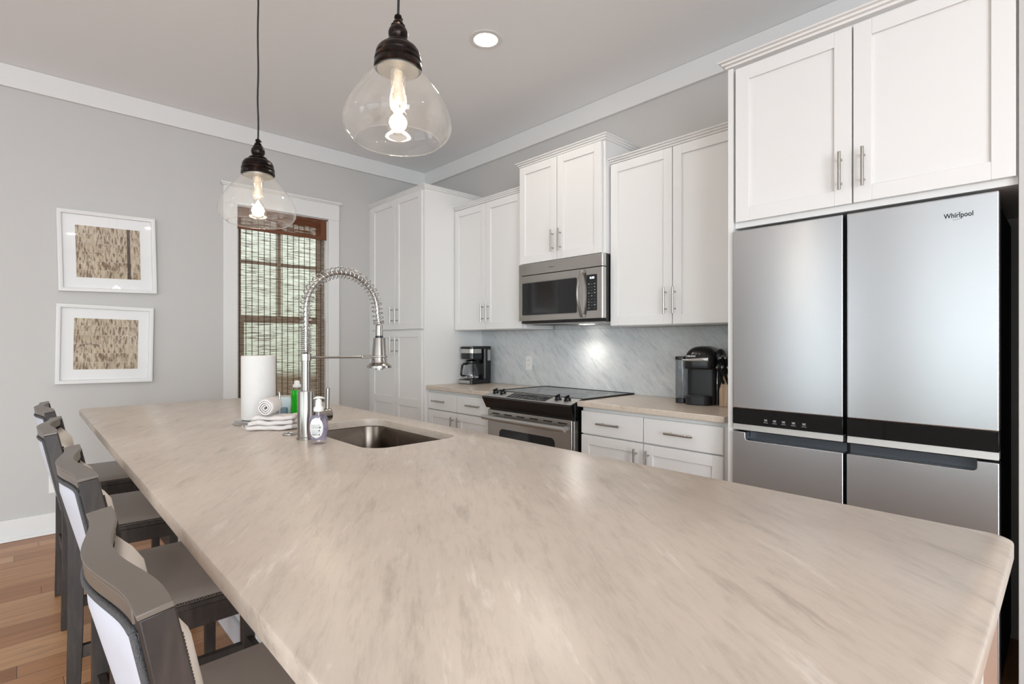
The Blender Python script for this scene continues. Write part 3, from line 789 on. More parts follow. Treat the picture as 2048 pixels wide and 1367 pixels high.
# path of the hose
HX = FX + 0.294
path = []
for i in range(13): path.append(Vector((FX, FY, 1.23 + (1.395 - 1.23) * i / 12)))
R = 0.147
for i in range(1, 41):
    a = PI - PI * i / 40
    path.append(Vector((FX + R + R * math.cos(a), FY, 1.395 + R * 1.02 * math.sin(a))))
for i in range(1, 5): path.append(Vector((HX + 0.002 * i, FY, 1.395 - 0.014 * i)))
hose = B().tube(path, 0.0088, 12).build('hose', M['nickel'], t, smooth=True)
# arc-length parametrisation for the spring
cum = [0.0]
for i in range(1, len(path)): cum.append(cum[-1] + (path[i] - path[i - 1]).length)
def at(s):
    s = max(0, min(cum[-1], s))
    for i in range(1, len(path)):
        if cum[i] >= s:
            f = (s - cum[i - 1]) / max(1e-9, cum[i] - cum[i - 1])
            p = path[i - 1].lerp(path[i], f); d = (path[i] - path[i - 1]).normalized(); return p, d
    return path[-1], (path[-1] - path[-2]).normalized()
tot = cum[-1]
def helix(s0, s1, turns, r, wire, seg=22):
    pts = []
    n = int(turns * seg)
    for i in range(n + 1):
        f = i / n; p, d = at(s0 + (s1 - s0) * f)
        u = Vector((0, 1, 0)); w = d.cross(u); a = 2 * PI * turns * f
        pts.append(p + (u * math.cos(a) + w * math.sin(a)) * r)
    return pts
B().tube(helix(0.004, 0.095, 12, 0.0185, 0.0021), 0.0021, 6).build('tight_coil', M['chrome'], t, smooth=True)
B().tube(helix(0.095, tot - 0.022, 31, 0.0212, 0.0021), 0.0021, 7).tube(helix(tot - 0.022, tot - 0.008, 3, 0.0205, 0.0021), 0.0021, 7).build('spring', M['chrome'], t, smooth=True)
# spray head
hx = HX + 0.008
sp = B().lathe(hx, FY, [(0.010, 1.345), (0.0135, 1.342), (0.0150, 1.305), (0.0150, 1.300)], 28).lathe(hx, FY, [(0.0235, 1.291), (0.0240, 1.289), (0.0300, 1.205), (0.0330, 1.190), (0.0490, 1.177), (0.0490, 1.168), (0.030, 1.166), (0.016, 1.166), (0.016, 1.160), (0.002, 1.160)], 32).build('spray_head', M['faucet'], t, smooth='auto')
B().lathe(hx, FY, [(0.0145, 1.2995), (0.0160, 1.298), (0.0160, 1.292), (0.0140, 1.2905)], 28).build('seal', M['black'], sp, smooth='auto')
arm = B().cyl((FX + 0.018, FY, 1.216), (hx - 0.075, FY, 1.214), 0.0045, 14).build('support_arm', M['nickel'], t, smooth='auto')
b = B().box(hx - 0.078, hx - 0.030, FY - 0.007, FY + 0.007, 1.206, 1.222)
pts = [(hx + 0.031 * math.cos(a), FY + 0.031 * math.sin(a), 1.214) for a in [PI + (k - 8) / 8 * 2.4 for k in range(17)]]
b.tube(pts, 0.004, 8).build('holder_clip', M['nickel'], arm, smooth='auto', bevel=0.001)
B().cyl((FX + 0.027, FY, 0.997), (FX + 0.095, FY, 0.997), 0.0235, 28).build('valve', M['faucet'], t, smooth='auto', bevel=0.002)
B().cyl((FX + 0.082, FY, 1.012), (FX + 0.084, FY, 1.098), 0.0075, 16).build('lever', M['faucet'], t, smooth='auto', bevel=0.002)

# ------------------------------------------------------------------ pendants
def pendant(label, x, y, dz):
    t = thing('pendant_light', label, 'pendant lamp', (x, y, ZC - 0.001), 'glass pendants over the island')
    z = lambda v: v + dz
    B().lathe(x, y, [(0.06, ZC - 0.001), (0.062, ZC - 0.006), (0.055, ZC - 0.022), (0.012, ZC - 0.030), (0.006, ZC - 0.034)], 28).build('ceiling_canopy', M['bronze'], t, smooth='auto')
    b = B(); pts = [(x + 0.0012 * math.sin(i * 0.9), y + 0.0012 * math.cos(i * 1.3), z(2.185) + (ZC - 0.03 - z(2.185)) * i / 24) for i in range(25)]
    b.tube(pts, 0.0036, 8).build('cord', M['blackmat'], t, smooth=True)
    prof = [(0.005, 2.200), (0.010, 2.196), (0.011, 2.190), (0.008, 2.186), (0.013, 2.180), (0.015, 2.174), (0.012, 2.170), (0.020, 2.168)]
    prof += [(0.0275 * math.sin(a), 2.145 + 0.0265 * math.cos(a)) for a in [0.75 + k * 0.26 for k in range(7)]]
    prof += [(0.021, 2.121), (0.034, 2.120), (0.037, 2.116), (0.034, 2.112), (0.042, 2.110), (0.053, 2.104), (0.060, 2.094), (0.0625, 2.084), (0.0605, 2.080), (0.064, 2.077), (0.066, 2.068), (0.063, 2.064), (0.066, 2.060), (0.067, 2.047), (0.064, 2.044)]
    fit = B().lathe(x, y, [(r, z(q)) for r, q in prof], 40).build('fitting', M['bronze'], t, smooth='auto')
    B().cyl((x, y, z(2.193)), (x + 0.014, y, z(2.191)), 0.003, 8).build('set_screw', M['bronze'], fit, smooth=True)
    B().lathe(x, y, [(0.058, z(2.0435)), (0.058, z(2.040)), (0.010, z(2.039))], 32).build('cover_disc', M['silver'], t, smooth='auto')
    gp = [(0.0585, 2.047), (0.060, 2.044), (0.070, 2.033), (0.091, 2.008), (0.113, 1.979), (0.132, 1.950), (0.1455, 1.922), (0.1515, 1.898), (0.1500, 1.877), (0.1425, 1.861), (0.132, 1.850), (0.122, 1.842), (0.1175, 1.840)]
    gi = [(0.1175, 1.8415), (0.121, 1.8445), (0.130, 1.851), (0.140, 1.862)]
    # smooth the profile
    def cr_(ps, n=4):
        out = []
        for i in range(len(ps) - 1):
            p0 = ps[max(i - 1, 0)]; p1 = ps[i]; p2 = ps[i + 1]; p3 = ps[min(i + 2, len(ps) - 1)]
            for k in range(n):
                u = k / n
                out.append(tuple(0.5 * (2 * p1[j] + (p2[j] - p0[j]) * u + (2 * p0[j] - 5 * p1[j] + 4 * p2[j] - p3[j]) * u * u + (-p0[j] + 3 * p1[j] - 3 * p2[j] + p3[j]) * u ** 3) for j in (0, 1)))
        return out + [ps[-1]]
    g = B().lathe(x, y, [(r, z(q)) for r, q in cr_(gp)], 56, False, False).build('glass_shade', M['shadeglass'], t, smooth=True)
    B().tube([(x + 0.1165 * math.cos(a), y + 0.1165 * math.sin(a), z(1.8405)) for a in [2 * PI * k / 64 for k in range(64)]], 0.0022, 8, False, True).build('rim', M['shadeglass'], g, smooth=True)
    sk = B().lathe(x, y, [(0.0205, z(2.0385)), (0.0205, z(1.950)), (0.018, z(1.944))], 24, False, False).build('socket', M['socket'], t, smooth='auto')
    B().lathe(x, y, [(0.0125, z(2.0385)), (0.0125, z(1.952))], 18).build('socket_core', M['amber'], sk, smooth='auto')
    bp = [(0.0125, 1.952), (0.0135, 1.942), (0.0165, 1.930), (0.024, 1.917), (0.0305, 1.905), (0.0325, 1.894), (0.031, 1.882), (0.026, 1.872), (0.017, 1.865), (0.003, 1.862)]
    bl = B().lathe(x, y, [(r, z(q)) for r, q in cr_(bp, 3)], 28).build('bulb', M['bulbglass'], t, smooth=True)
    B().lathe(x, y, [(0.003, z(1.936)), (0.008, z(1.922)), (0.0225, z(1.905)), (0.0255, z(1.894)), (0.022, z(1.882)), (0.012, z(1.872)), (0.002, z(1.870))], 20).build('glowing_core', M['bulb'], bl, smooth=True)
    l = bpy.data.lights.new('pendant_glow', 'POINT'); l.energy = 4.0; l.color = (1.0, 0.84, 0.64); l.shadow_soft_size = 0.034
    lo_ = bpy.data.objects.new('pendant_glow', l); C.objects.link(lo_); lo_.parent = t; lo_.location = (0, 0, z(1.894) - (ZC - 0.001))
    return t
pendant('near clear glass pendant with bronze cap, larger of the two in view', 0.780, 1.304, 0.0)
pendant('far clear glass pendant with bronze cap, hanging in front of the window', 0.739, 2.374, -0.060)

# recessed lamp
def downlight(x, y, label):
    t = thing('recessed_downlight', label, 'ceiling lamp', (x, y, ZC))
    B().lathe(x, y, [(0.072, ZC - 0.0005), (0.098, ZC - 0.0005), (0.098, ZC - 0.003), (0.074, ZC - 0.006), (0.070, ZC - 0.004)], 40, False, False).build('trim_ring', M['trim'], t, smooth='auto')
    B().lathe(x, y, [(0.070, ZC - 0.0035), (0.066, ZC - 0.0015), (0.002, ZC - 0.0012)], 40, False, True).build('lens', M['lamp'], t, smooth='auto')
downlight(1.990, 2.348, 'bright round recessed ceiling lamp above the kitchen')

# ------------------------------------------------------------------ pictures
def picture(label, cx, cz, w, h, iw, ih, ic, art_m, rot, arcs):
    y1 = YW - 0.002
    t = thing('framed_picture', label, 'picture', (cx, y1, cz), 'framed prints on the grey wall')
    fw, fd = 0.024, 0.034
    X0, X1, Z0, Z1 = cx - w / 2, cx + w / 2, cz - h / 2, cz + h / 2
    b = B(); rings = []
    for (ins, yy) in ((0.0, y1), (0.0, y1 - fd), (0.006, y1 - fd - 0.001), (fw - 0.006, y1 - fd + 0.002), (fw, y1 - fd + 0.004), (fw + 0.002, y1 - 0.010)):
        rings.append([Vector((X0 + ins, yy, Z0 + ins)), Vector((X1 - ins, yy, Z0 + ins)), Vector((X1 - ins, yy, Z1 - ins)), Vector((X0 + ins, yy, Z1 - ins))])
    b.loft(rings, True, False).build('frame', M['trim'], t, bevel=0.001)
    B().box(X0 + fw, X1 - fw, y1 - 0.009, y1 - 0.006, Z0 + fw, Z1 - fw).build('mat_board', M['mat'], t)
    ix, iz = cx + ic[0], cz + ic[1]
    o = B().box(ix - iw / 2, ix + iw / 2, y1 - 0.0105, y1 - 0.0092, iz - ih / 2, iz + ih / 2).build('print', art_m, t)
    if arcs:
        b = B()
        pts = [(ix + 0.115 + 0.052 * math.cos(a), y1 - 0.0108, iz + 0.010 + 0.052 * math.sin(a)) for a in [-0.5 + 0.14 * k for k in range(32)]]
        b.tube(pts, 0.0014, 5).build('drawn_ring', M['mat'], o)
        pts = [(ix - 0.095 + 0.09 * math.cos(a), y1 - 0.0108, iz - 0.09 + 0.09 * math.sin(a)) for a in [0.9 + 0.1 * k for k in range(17)]]
        B().tube(pts, 0.0014, 5).build('drawn_arc', M['ink'], o)
    B().box(X0 + fw + 0.003, X1 - fw - 0.003, y1 - 0.0225, y1 - 0.021, Z0 + fw + 0.003, Z1 - fw - 0.003).build('glass', M['picglass'], t)
    t.rotation_euler = (0, rot, 0)
    return t
picture('white framed abstract print with a dark vertical stripe, upper of two', 0.454, 1.901, 0.552, 0.551, 0.362, 0.356, (0.001, 0.001), M['art1'], -math.radians(1.3), False)
picture('white framed abstract print with thin drawn rings, lower of two', 0.440, 1.259, 0.543, 0.541, 0.360, 0.352, (0.003, 0.002), M['art2'], math.radians(0.9), True)

# ------------------------------------------------------------------ fridge
t = thing('refrigerator', 'four-door stainless refrigerator under the large white cabinet', 'refrigerator', (2.75, 0.62, 0))
B().box(2.465, 3.095, 0.176, 1.062, 0.03, 1.768).build('body', M['blackmat'], t, bevel=0.004)
XF = 2.400
YL, YC1, YC0, YRr = 1.071, 0.6245, 0.6120, 0.1650
for k_, (a, c_) in enumerate(((YC1, YL), (YRr, YC0))):
    d = B().box(XF, 2.458, a, c_, 0.971, 1.784).build('upper_door', M['fridge'], t, bevel=0.005, bseg=3)
    B().box(XF + 0.001, 2.457, a + 0.001, c_ - 0.001, 0.901, 0.9705).build('control_band', M['blackglass'], d, bevel=0.001)
    b = B().hexa([(XF + 0.000, a + 0.001, 0.874), (2.45, a + 0.001, 0.874), (2.45, c_ - 0.001, 0.874), (XF + 0.000, c_ - 0.001, 0.874),
                  (XF + 0.006, a + 0.001, 0.9005), (2.45, a + 0.001, 0.9005), (2.45, c_ - 0.001, 0.9005), (XF + 0.006, c_ - 0.001, 0.9005)])
    b.build('bottom_lip', M['silver'], d, bevel=0.001)
    if k_ == 0:
        for y in (0.923, 0.886, 0.849, 0.809, 0.768):
            x = XF + 0.0004; b = B()
            b.box(x, x + 0.002, y - 0.006, y + 0.006, 0.9235, 0.9245).box(x, x + 0.002, y - 0.006, y - 0.005, 0.9245, 0.9335).box(x, x + 0.002, y + 0.005, y + 0.006, 0.9245, 0.9335)
            b.box(x, x + 0.002, y - 0.003, y + 0.003, 0.9265, 0.9315).box(x, x + 0.002, y - 0.009, y + 0.009, 0.9165, 0.9180)
            b.build('touch_icon', M['icon'], d)
    # lower door with a scooped grip
    zt = 0.865; zn = 0.830
    if k_ == 0: poly = [(a, 0.06), (c_, 0.06), (c_, zt), (1.013, zt)] + [(1.013 - 0.012 + 0.012 * math.cos(q), zn + 0.012 - 0.012 * math.sin(q)) for q in [0.0, 0.5, 1.0, PI / 2]] + [(a, zn)]
    else: poly = [(c_, 0.06), (c_, zn)] + [(0.223 + 0.012 - 0.012 * math.cos(q), zn + 0.012 - 0.012 * math.sin(q)) for q in [PI / 2, 1.0, 0.5, 0.0]] + [(0.223, zt), (a, zt), (a, 0.06)]
    ld = B().prism(poly, 'x', XF, 2.458).build('lower_door', M['fridge'], t, bevel=0.003, bseg=3)
    g0, g1 = (a, 1.011) if k_ == 0 else (0.225, c_)
    B().box(2.452, 2.462, g0, g1, zn - 0.002, zt - 0.002).build('grip_recess', M['darkgrey'], ld)
    if k_ == 1:
        text_mesh('Whirlpool', 0.024, M['ink'], 'badge_lettering', d, (XF - 0.0004, 0.2705, 1.7185), (0, -1, 0), (0, 0, 1), 0.0004, 0.0005, 0.080)
        b = B()
        pts = [(XF - 0.0005, 0.2705 + 0.021 * math.cos(q) * 1.0, 1.7175 + 0.0105 * math.sin(q) - 0.25 * 0.021 * math.cos(q) * 1.0) for q in [0.35 + 0.09 * i for i in range(30)]]
        b.tube(pts[:20], 0.0005, 5)
        pts = [(XF - 0.0005, 0.2705 + 0.023 * math.cos(q), 1.7165 + 0.012 * math.sin(q) - 0.25 * 0.023 * math.cos(q)) for q in [3.6 + 0.09 * i for i in range(22)]]
        b.tube(pts[5:], 0.0005, 5)
        b.build('badge_swirl', M['darkgrey'], d)
B().box(2.47, 3.05, 0.18, 1.06, 0.001, 0.03).build('plinth', M['blackmat'], t)

# ------------------------------------------------------------------ range
t = thing('range', 'slide-in electric range with black glass cooktop and steel oven door', 'oven', (2.76, 2.47, 0))
RY0, RY1 = 2.064, 2.882
B().box(2.475, 3.08, RY0 + 0.012, RY1 - 0.006, 0.02, 0.908).build('body', M['black'], t, bevel=0.002)
B().box(2.535, 3.082, RY0 - 0.004, RY1 + 0.006, 0.915, 0.922).build('cooktop', M['cooktop'], t, bevel=0.002)
b = B(); zt = 0.9245
b.box(2.535, 3.085, RY0 - 0.006, RY0 + 0.006, 0.915, zt); b.box(2.535, 3.085, RY1 - 0.004, RY1 + 0.008, 0.915, zt); b.box(3.070, 3.085, RY0, RY1, 0.915, zt); b.box(2.53, 2.545, RY0, RY1, 0.908, zt)
b.build('cooktop_trim', M['blackmat'], t, bevel=0.001)
# burner rings printed on the glass
b = B()
for (x, y, r) in ((2.68, 2.26, 0.10), (2.68, 2.68, 0.085), (2.93, 2.26, 0.075), (2.93, 2.68, 0.10)):
    b.tube([(x + r * math.cos(a), y + r * math.sin(a), 0.9218) for a in [2 * PI * k / 48 for k in range(48)]], 0.0007, 4, False, True)
b.build('burner_rings', M['darkgrey'], t)
# control panel: sloped wedge, front tip overhanging the door
XT, ZT = 2.408, 0.884      # tip
wedge = [(2.540, 0.922), (XT + 0.006, ZT + 0.004), (XT, ZT), (XT + 0.004, ZT - 0.006), (2.452, 0.806), (2.540, 0.806)]
def wedge_ring(y, ins):
    return [Vector((p[0] + (ins * 1.2 if p[0] < 2.45 else 0), y, p[1])) for p in wedge]
cp = B().loft([wedge_ring(RY0 + 0.020, 0.05), wedge_ring(RY0 + 0.002, 0.05) if False else wedge_ring(RY0 + 0.004, 0.025), wedge_ring(RY0 - 0.006, 0.0), wedge_ring(RY1 + 0.006, 0.0), wedge_ring(RY1 - 0.004, 0.025), wedge_ring(RY1 - 0.02, 0.05)]).build('control_panel', M['black'], t, bevel=0.0015)
S0 = Vector((2.536, 0, 0.9225)); S1 = Vector((XT + 0.010, 0, ZT + 0.0065))     # slope, back to front
nrm = Vector((S1.z - S0.z, 0, -(S1.x - S0.x))).normalized()
if nrm.z < 0: nrm = -nrm
def onslope(f, y, off): 
    p = S0.lerp(S1, f) + nrm * off; return Vector((p.x, y, p.z))
def slope_plate(b, f0, f1, y0, y1, o0, o1):
    b.hexa([onslope(f0, y0, o0), onslope(f1, y0, o0), onslope(f1, y1, o0), onslope(f0, y1, o0), onslope(f0, y0, o1), onslope(f1, y0, o1), onslope(f1, y1, o1), onslope(f0, y1, o1)])
b = B(); slope_plate(b, 0.10, 0.97, RY0 + 0.004, RY1 - 0.004, 0.0005, 0.0025); b.build('steel_fascia', M['fascia'], cp, bevel=0.0008)
b = B(); slope_plate(b, 0.18, 0.88, RY0 + 0.225, RY1 - 0.225, 0.0025, 0.0040); ds = b.build('display', M['charcoal'], cp, bevel=0.0005)
b = B()
rr = random.Random(5)
for i in range(9):
    for j in range(4):
        y = RY0 + 0.245 + i * 0.038; f = 0.27 + j * 0.16
        if rr.random() < 0.7: slope_plate(b, f, f + 0.035, y, y + rr.uniform(0.006, 0.018), 0.0040, 0.0044)
b.build('key_marks', M['icon'], ds)
b = B(); slope_plate(b, 0.26, 0.44, RY0 + 0.385, RY0 + 0.475, 0.0040, 0.0045); slope_plate(b, 0.30, 0.52, RY0 + 0.245, RY0 + 0.29, 0.0040, 0.0045); b.build('clock_window', M['blackglass'], ds)
for y in (RY1 - 0.075, RY1 - 0.150, RY0 + 0.150, RY0 + 0.072):
    c0 = onslope(0.50, y, 0.002); 
    b = B().cyl(c0, c0 + nrm * 0.012, 0.0235, 24).cyl(c0 + nrm * 0.012, c0 + nrm * 0.024, 0.019, 24, 0.0165)
    kn = b.build('knob', M['black'], cp, smooth='auto', bevel=0.001)
    tang = (S1 - S0).normalized()
    b = B(); p = c0 + nrm * 0.024; w = Vector((0, 0.005, 0))
    for s in (0,):
        a, c_ = p - tang * 0.021, p + tang * 0.021
        b.hexa([a - w, c_ - w, c_ + w, a + w, a - w + nrm * 0.012, c_ - w + nrm * 0.012, c_ + w + nrm * 0.012, a + w + nrm * 0.012])
    b.build('grip', M['black'], kn, bevel=0.002)
    B().tube([c0 + nrm * 0.004 + tang * 0.0245 * math.cos(q) + Vector((0, 1, 0)) * 0.0245 * math.sin(q) for q in [2 * PI * k / 30 for k in range(30)]], 0.0012, 6, False, True).build('bezel', M['chrome'], kn, smooth=True)
# oven door
DY0, DY1 = 2.086, 2.874
od = B().box(2.455, 2.475, DY0, DY1, 0.17, 0.794).build('oven_door', M['steel'], t, bevel=0.003)
b = B()
for i in range(6):
    y = DY1 - 0.05 - i * 0.125; b.box(2.4545, 2.456, y - 0.075, y, 0.766, 0.774)
b.build('vent_slots', M['blackmat'], od)
B().prism(rrect(DY0 + 0.14, DY1 - 0.125, 0.30, 0.668, 0.035), 'x', 2.453, 2.456).build('oven_window', M['mwglass'], od)
hp = [(2.412, DY0 + 0.018, 0.743), (2.408, DY0 + 0.06, 0.743), (2.402, (DY0 + DY1) / 2, 0.743), (2.408, DY1 - 0.04, 0.743), (2.412, DY1 + 0.006, 0.743)]
b = B(); rings = []
for (x, y, z) in hp:
    rings.append([Vector((x + 0.016 * math.cos(q), y, z + 0.018 * math.sin(q))) for q in [2 * PI * k / 16 for k in range(16)]])
b.loft(rings); b.box(2.42, 2.456, DY0 + 0.03, DY0 + 0.055, 0.732, 0.754); b.box(2.42, 2.456, DY1 - 0.055, DY1 - 0.03, 0.732, 0.754)
b.build('oven_handle', M['silver'], od, smooth='auto')
B().box(2.457, 2.475, DY0, DY1, 0.03, 0.16).build('storage_drawer', M['steel'], t, bevel=0.003)
b = B()
for y in (DY0 - 0.014, ): b.box(2.462, 2.50, y, y + 0.011, 0.03, 0.79)
b.build('side_trim', M['steel'], t, bevel=0.001)

# ------------------------------------------------------------------ microwave
t = thing('microwave', 'stainless over-the-range microwave hung above the cooktop', 'microwave', (2.9, 2.42, 1.42))
MX, MY0, MY1, MZ0, MZ1 = 2.700, 2.036, 2.814, 1.426, 1.842
B().box(2.735, 3.085, MY0 + 0.001, MY1 - 0.001, 1.412, MZ1).build('body', M['black'], t, bevel=0.002)
def curved_front(b, y0, y1, z0, z1, x0=MX, x1=2.735, rnd0=False, rnd1=False, r=0.012):
    poly = []
    if rnd0: poly += [(x0 + r - r * math.sin(q), y0 + r - r * math.cos(q)) for q in [0, 0.4, 0.8, 1.2, PI / 2]]
    else: poly += [(x0, y0)]
    if rnd1: poly += [(x0 + r - r * math.cos(q), y1 - r + r * math.sin(q)) for q in [0, 0.4, 0.8, 1.2, PI / 2]]
    else: poly += [(x0, y1)]
    poly += [(x1, y1), (x1, y0)]
    return b.prism(poly, 'z', z0, z1)
gr = curved_front(B(), MY0, MY1, 1.762, MZ1, rnd0=True, rnd1=True).build('vent_cover', M['steel'], t, bevel=0.001)
text_mesh('Whirlpool', 0.014, M['greyink'], 'badge_lettering', gr, (MX - 0.0003, 2.478, 1.800), (0, -1, 0), (0, 0, 1), 0.0003, 0.0002, 0.050)
B().tube([(MX - 0.0003, 2.478 + 0.011 * math.cos(q), 1.794 + 0.008 * math.sin(q)) for q in [3.6 + 0.1 * k for k in range(20)]], 0.0005, 5).build('badge_swirl', M['greyink'], gr)
# door with a framed window
WY0, WY1, WZ0, WZ1 = 2.250, 2.770, 1.470, 1.704
dr = curved_front(B(), 2.1885, MY1, 1.429, 1.757, rnd1=True).build('door', M['steel'], t, bevel=0.001)
B().prism(rrect(WY0, WY1, WZ0, WZ1, 0.012), 'x', MX - 0.0012, MX + 0.001).build('window', M['mwglass'], dr)
b = B(); o_ = rrect(WY0 - 0.004, WY1 + 0.004, WZ0 - 0.004, WZ1 + 0.004, 0.015)
b.tube([(MX - 0.0004, p[0], p[1]) for p in o_], 0.0014, 6, False, True).build('window_bezel', M['chrome'], dr)
n = 18; rings = []
for i in range(n + 1):
    u = i / n; z = 1.436 + (1.748 - 1.436) * u; xo = MX - 0.010 - 0.042 * math.sin(PI * u); 
    hw = 0.012 + 0.002 * math.cos(2 * PI * u); th = 0.007
    yc = 2.199
    rings.append([Vector((xo - th, yc - hw + 0.003, z)), Vector((xo - th - 0.003, yc, z)), Vector((xo - th, yc + hw - 0.003, z)), Vector((xo, yc + hw, z)), Vector((xo + 0.004, yc, z)), Vector((xo, yc - hw, z))])
b = B().loft(rings); b.box(MX - 0.012, MX + 0.002, 2.190, 2.208, 1.437, 1.455); b.box(MX - 0.012, MX + 0.002, 2.190, 2.208, 1.730, 1.748)
b.build('door_handle', M['steel'], dr, smooth='auto')
ct = curved_front(B(), MY0, 2.1865, 1.429, 1.757, rnd0=True).build('control_panel', M['steel'], t, bevel=0.001)
kp = B().prism(rrect(2.082, 2.166, 1.479, 1.713, 0.006), 'x', MX - 0.0012, MX + 0.001).build('keypad', M['charcoal'], ct)
B().box(MX - 0.0018, MX - 0.001, 2.090, 2.160, 1.676, 1.706).build('display', M['blackglass'], kp)
text_mesh('8:00', 0.021, M['display'], 'clock_digits', kp, (MX - 0.0022, 2.121, 1.691), (0, -1, 0), (0, 0, 1), 0.0002, 0.0, 0.036)
b = B(); rr = random.Random(9)
for i in range(3):
    for j in range(9):
        y = 2.148 - i * 0.024; z = 1.652 - j * 0.0195
        if j == 8 and i == 1: continue
        w = rr.choice((0.0035, 0.006, 0.0045)); b.box(MX - 0.0016, MX - 0.001, y - w, y + w, z - 0.003, z + rr.choice((-0.0012, 0.003)))
b.build('key_marks', M['icon'], kp)
# underside: grease filters and cooktop lamp
ub = B().box(2.75, 3.07, MY0 + 0.02, MY1 - 0.02, 1.404, 1.4115).build('underside', M['silver'], t, bevel=0.002)
B().box(2.80, 3.00, 2.50, 2.76, 1.401, 1.4035).build('grease_filter', M['charcoal'], ub)
B().box(2.955, 3.02, 2.35, 2.44, 1.402, 1.4035).build('lamp_lens', M['lamp'], ub)
l = bpy.data.lights.new('cooktop_lamp', 'SPOT'); l.energy = 10.5; l.color = (1.0, 0.94, 0.87); l.spot_size = math.radians(160); l.spot_blend = 0.9; l.shadow_soft_size = 0.05
o = bpy.data.objects.new('cooktop_lamp', l); C.objects.link(o); o.parent = t; o.location = Vector((2.965, 2.395, 1.396)) - ORG[t]; o.rotation_euler = (0, math.radians(20), 0)

# ------------------------------------------------------------------ drip coffee maker
t = thing('coffee_maker', 'black drip coffee maker with glass carafe beside the pantry', 'coffee maker', (2.910, 3.582, 0.9145))
cx, cy, z0 = 2.910, 3.582, 0.9145
b = B()
b.prism([(p[0], p[1]) for p in rrect(cx - 0.125, cx + 0.125, cy - 0.088, cy + 0.088, 0.03)], 'z', z0, z0 + 0.038)
b.build('base', M['black'], t, bevel=0.003)
B().prism([(p[0], p[1]) for p in rrect(cx + 0.035, cx + 0.125, cy - 0.088, cy + 0.088, 0.025)], 'z', z0 + 0.037, z0 + 0.325).build('water_column', M['black'], t, bevel=0.003)
hd = B().prism([(p[0], p[1]) for p in rrect(cx - 0.115, cx + 0.04, cy - 0.082, cy + 0.082, 0.05)], 'z', z0 + 0.215, z0 + 0.265).prism([(p[0], p[1]) for p in rrect(cx - 0.118, cx + 0.12, cy - 0.086, cy + 0.086, 0.05)], 'z', z0 + 0.302, z0 + 0.322).build('brew_head', M['black'], t, bevel=0.003)
B().prism([(p[0], p[1]) for p in rrect(cx - 0.114, cx + 0.036, cy - 0.083, cy + 0.083, 0.05)], 'z', z0 + 0.264, z0 + 0.303).build('steel_band', M['steel'], hd, bevel=0.002)
B().box(cx + 0.070, cx + 0.105, cy - 0.0895, cy - 0.0875, z0 + 0.20, z0 + 0.295).build('water_gauge', M['silver'], t)
B().hexa([(cx - 0.127, cy - 0.07, z0 + 0.006), (cx - 0.12, cy - 0.07, z0 + 0.006), (cx - 0.12, cy + 0.07, z0 + 0.006), (cx - 0.127, cy + 0.07, z0 + 0.006), (cx - 0.127, cy - 0.07, z0 + 0.032), (cx - 0.12, cy - 0.07, z0 + 0.034), (cx - 0.12, cy + 0.07, z0 + 0.034), (cx - 0.127, cy + 0.07, z0 + 0.032)]).build('button_strip', M['silver'], t)
ca = (cx - 0.045, cy - 0.002)
cf = B().lathe(ca[0], ca[1], [(0.052, z0 + 0.040), (0.066, z0 + 0.043), (0.071, z0 + 0.060), (0.070, z0 + 0.085), (0.062, z0 + 0.120), (0.052, z0 + 0.150), (0.046, z0 + 0.165), (0.047, z0 + 0.172)], 36, True, False).build('carafe', M['carafe'], t, smooth='auto')
B().lathe(ca[0], ca[1], [(0.049, z0 + 0.171), (0.050, z0 + 0.176), (0.049, z0 + 0.196), (0.036, z0 + 0.206), (0.004, z0 + 0.209)], 30).build('lid', M['black'], cf, smooth='auto')
hpts = [(ca[0] - 0.046, ca[1], z0 + 0.172), (ca[0] - 0.085, ca[1] + 0.001, z0 + 0.174), (ca[0] - 0.103, ca[1] + 0.002, z0 + 0.160), (ca[0] - 0.112, ca[1] + 0.002, z0 + 0.115), (ca[0] - 0.116, ca[1] + 0.002, z0 + 0.082), (ca[0] - 0.106, ca[1] + 0.001, z0 + 0.074), (ca[0] - 0.070, ca[1], z0 + 0.070)]
B().tube(hpts, [0.009, 0.009, 0.010, 0.010, 0.009, 0.008, 0.007], 10).build('carafe_handle', M['black'], cf, smooth=True)
B().lathe(ca[0], ca[1], [(0.0665, z0 + 0.052), (0.0718, z0 + 0.0535), (0.0718, z0 + 0.066), (0.0708, z0 + 0.067)], 36, False, False).build('steel_band', M['chrome'], cf, smooth='auto')
t.rotation_euler = (0, 0, math.radians(4))

# ------------------------------------------------------------------ single-cup brewer
KX, KY, z0 = 2.935, 1.487, 0.9145
t = thing('single_cup_brewer', 'black single-cup coffee brewer on the worktop beside the fridge', 'coffee maker', (KX, KY, z0))
# local axes: front towards -x; tank on the +y side
f = KX - 0.13
def side_prism(b, poly, y0, y1, r=0.0): return b.prism(poly, 'y', y0, y1)
body = B()
body.prism([(p[0], p[1]) for p in rrect(f + 0.055, KX + 0.13, KY - 0.098, KY + 0.075, 0.04)], 'z', z0, z0 + 0.285)
body.build('body', M['charcoal'], t, bevel=0.004)
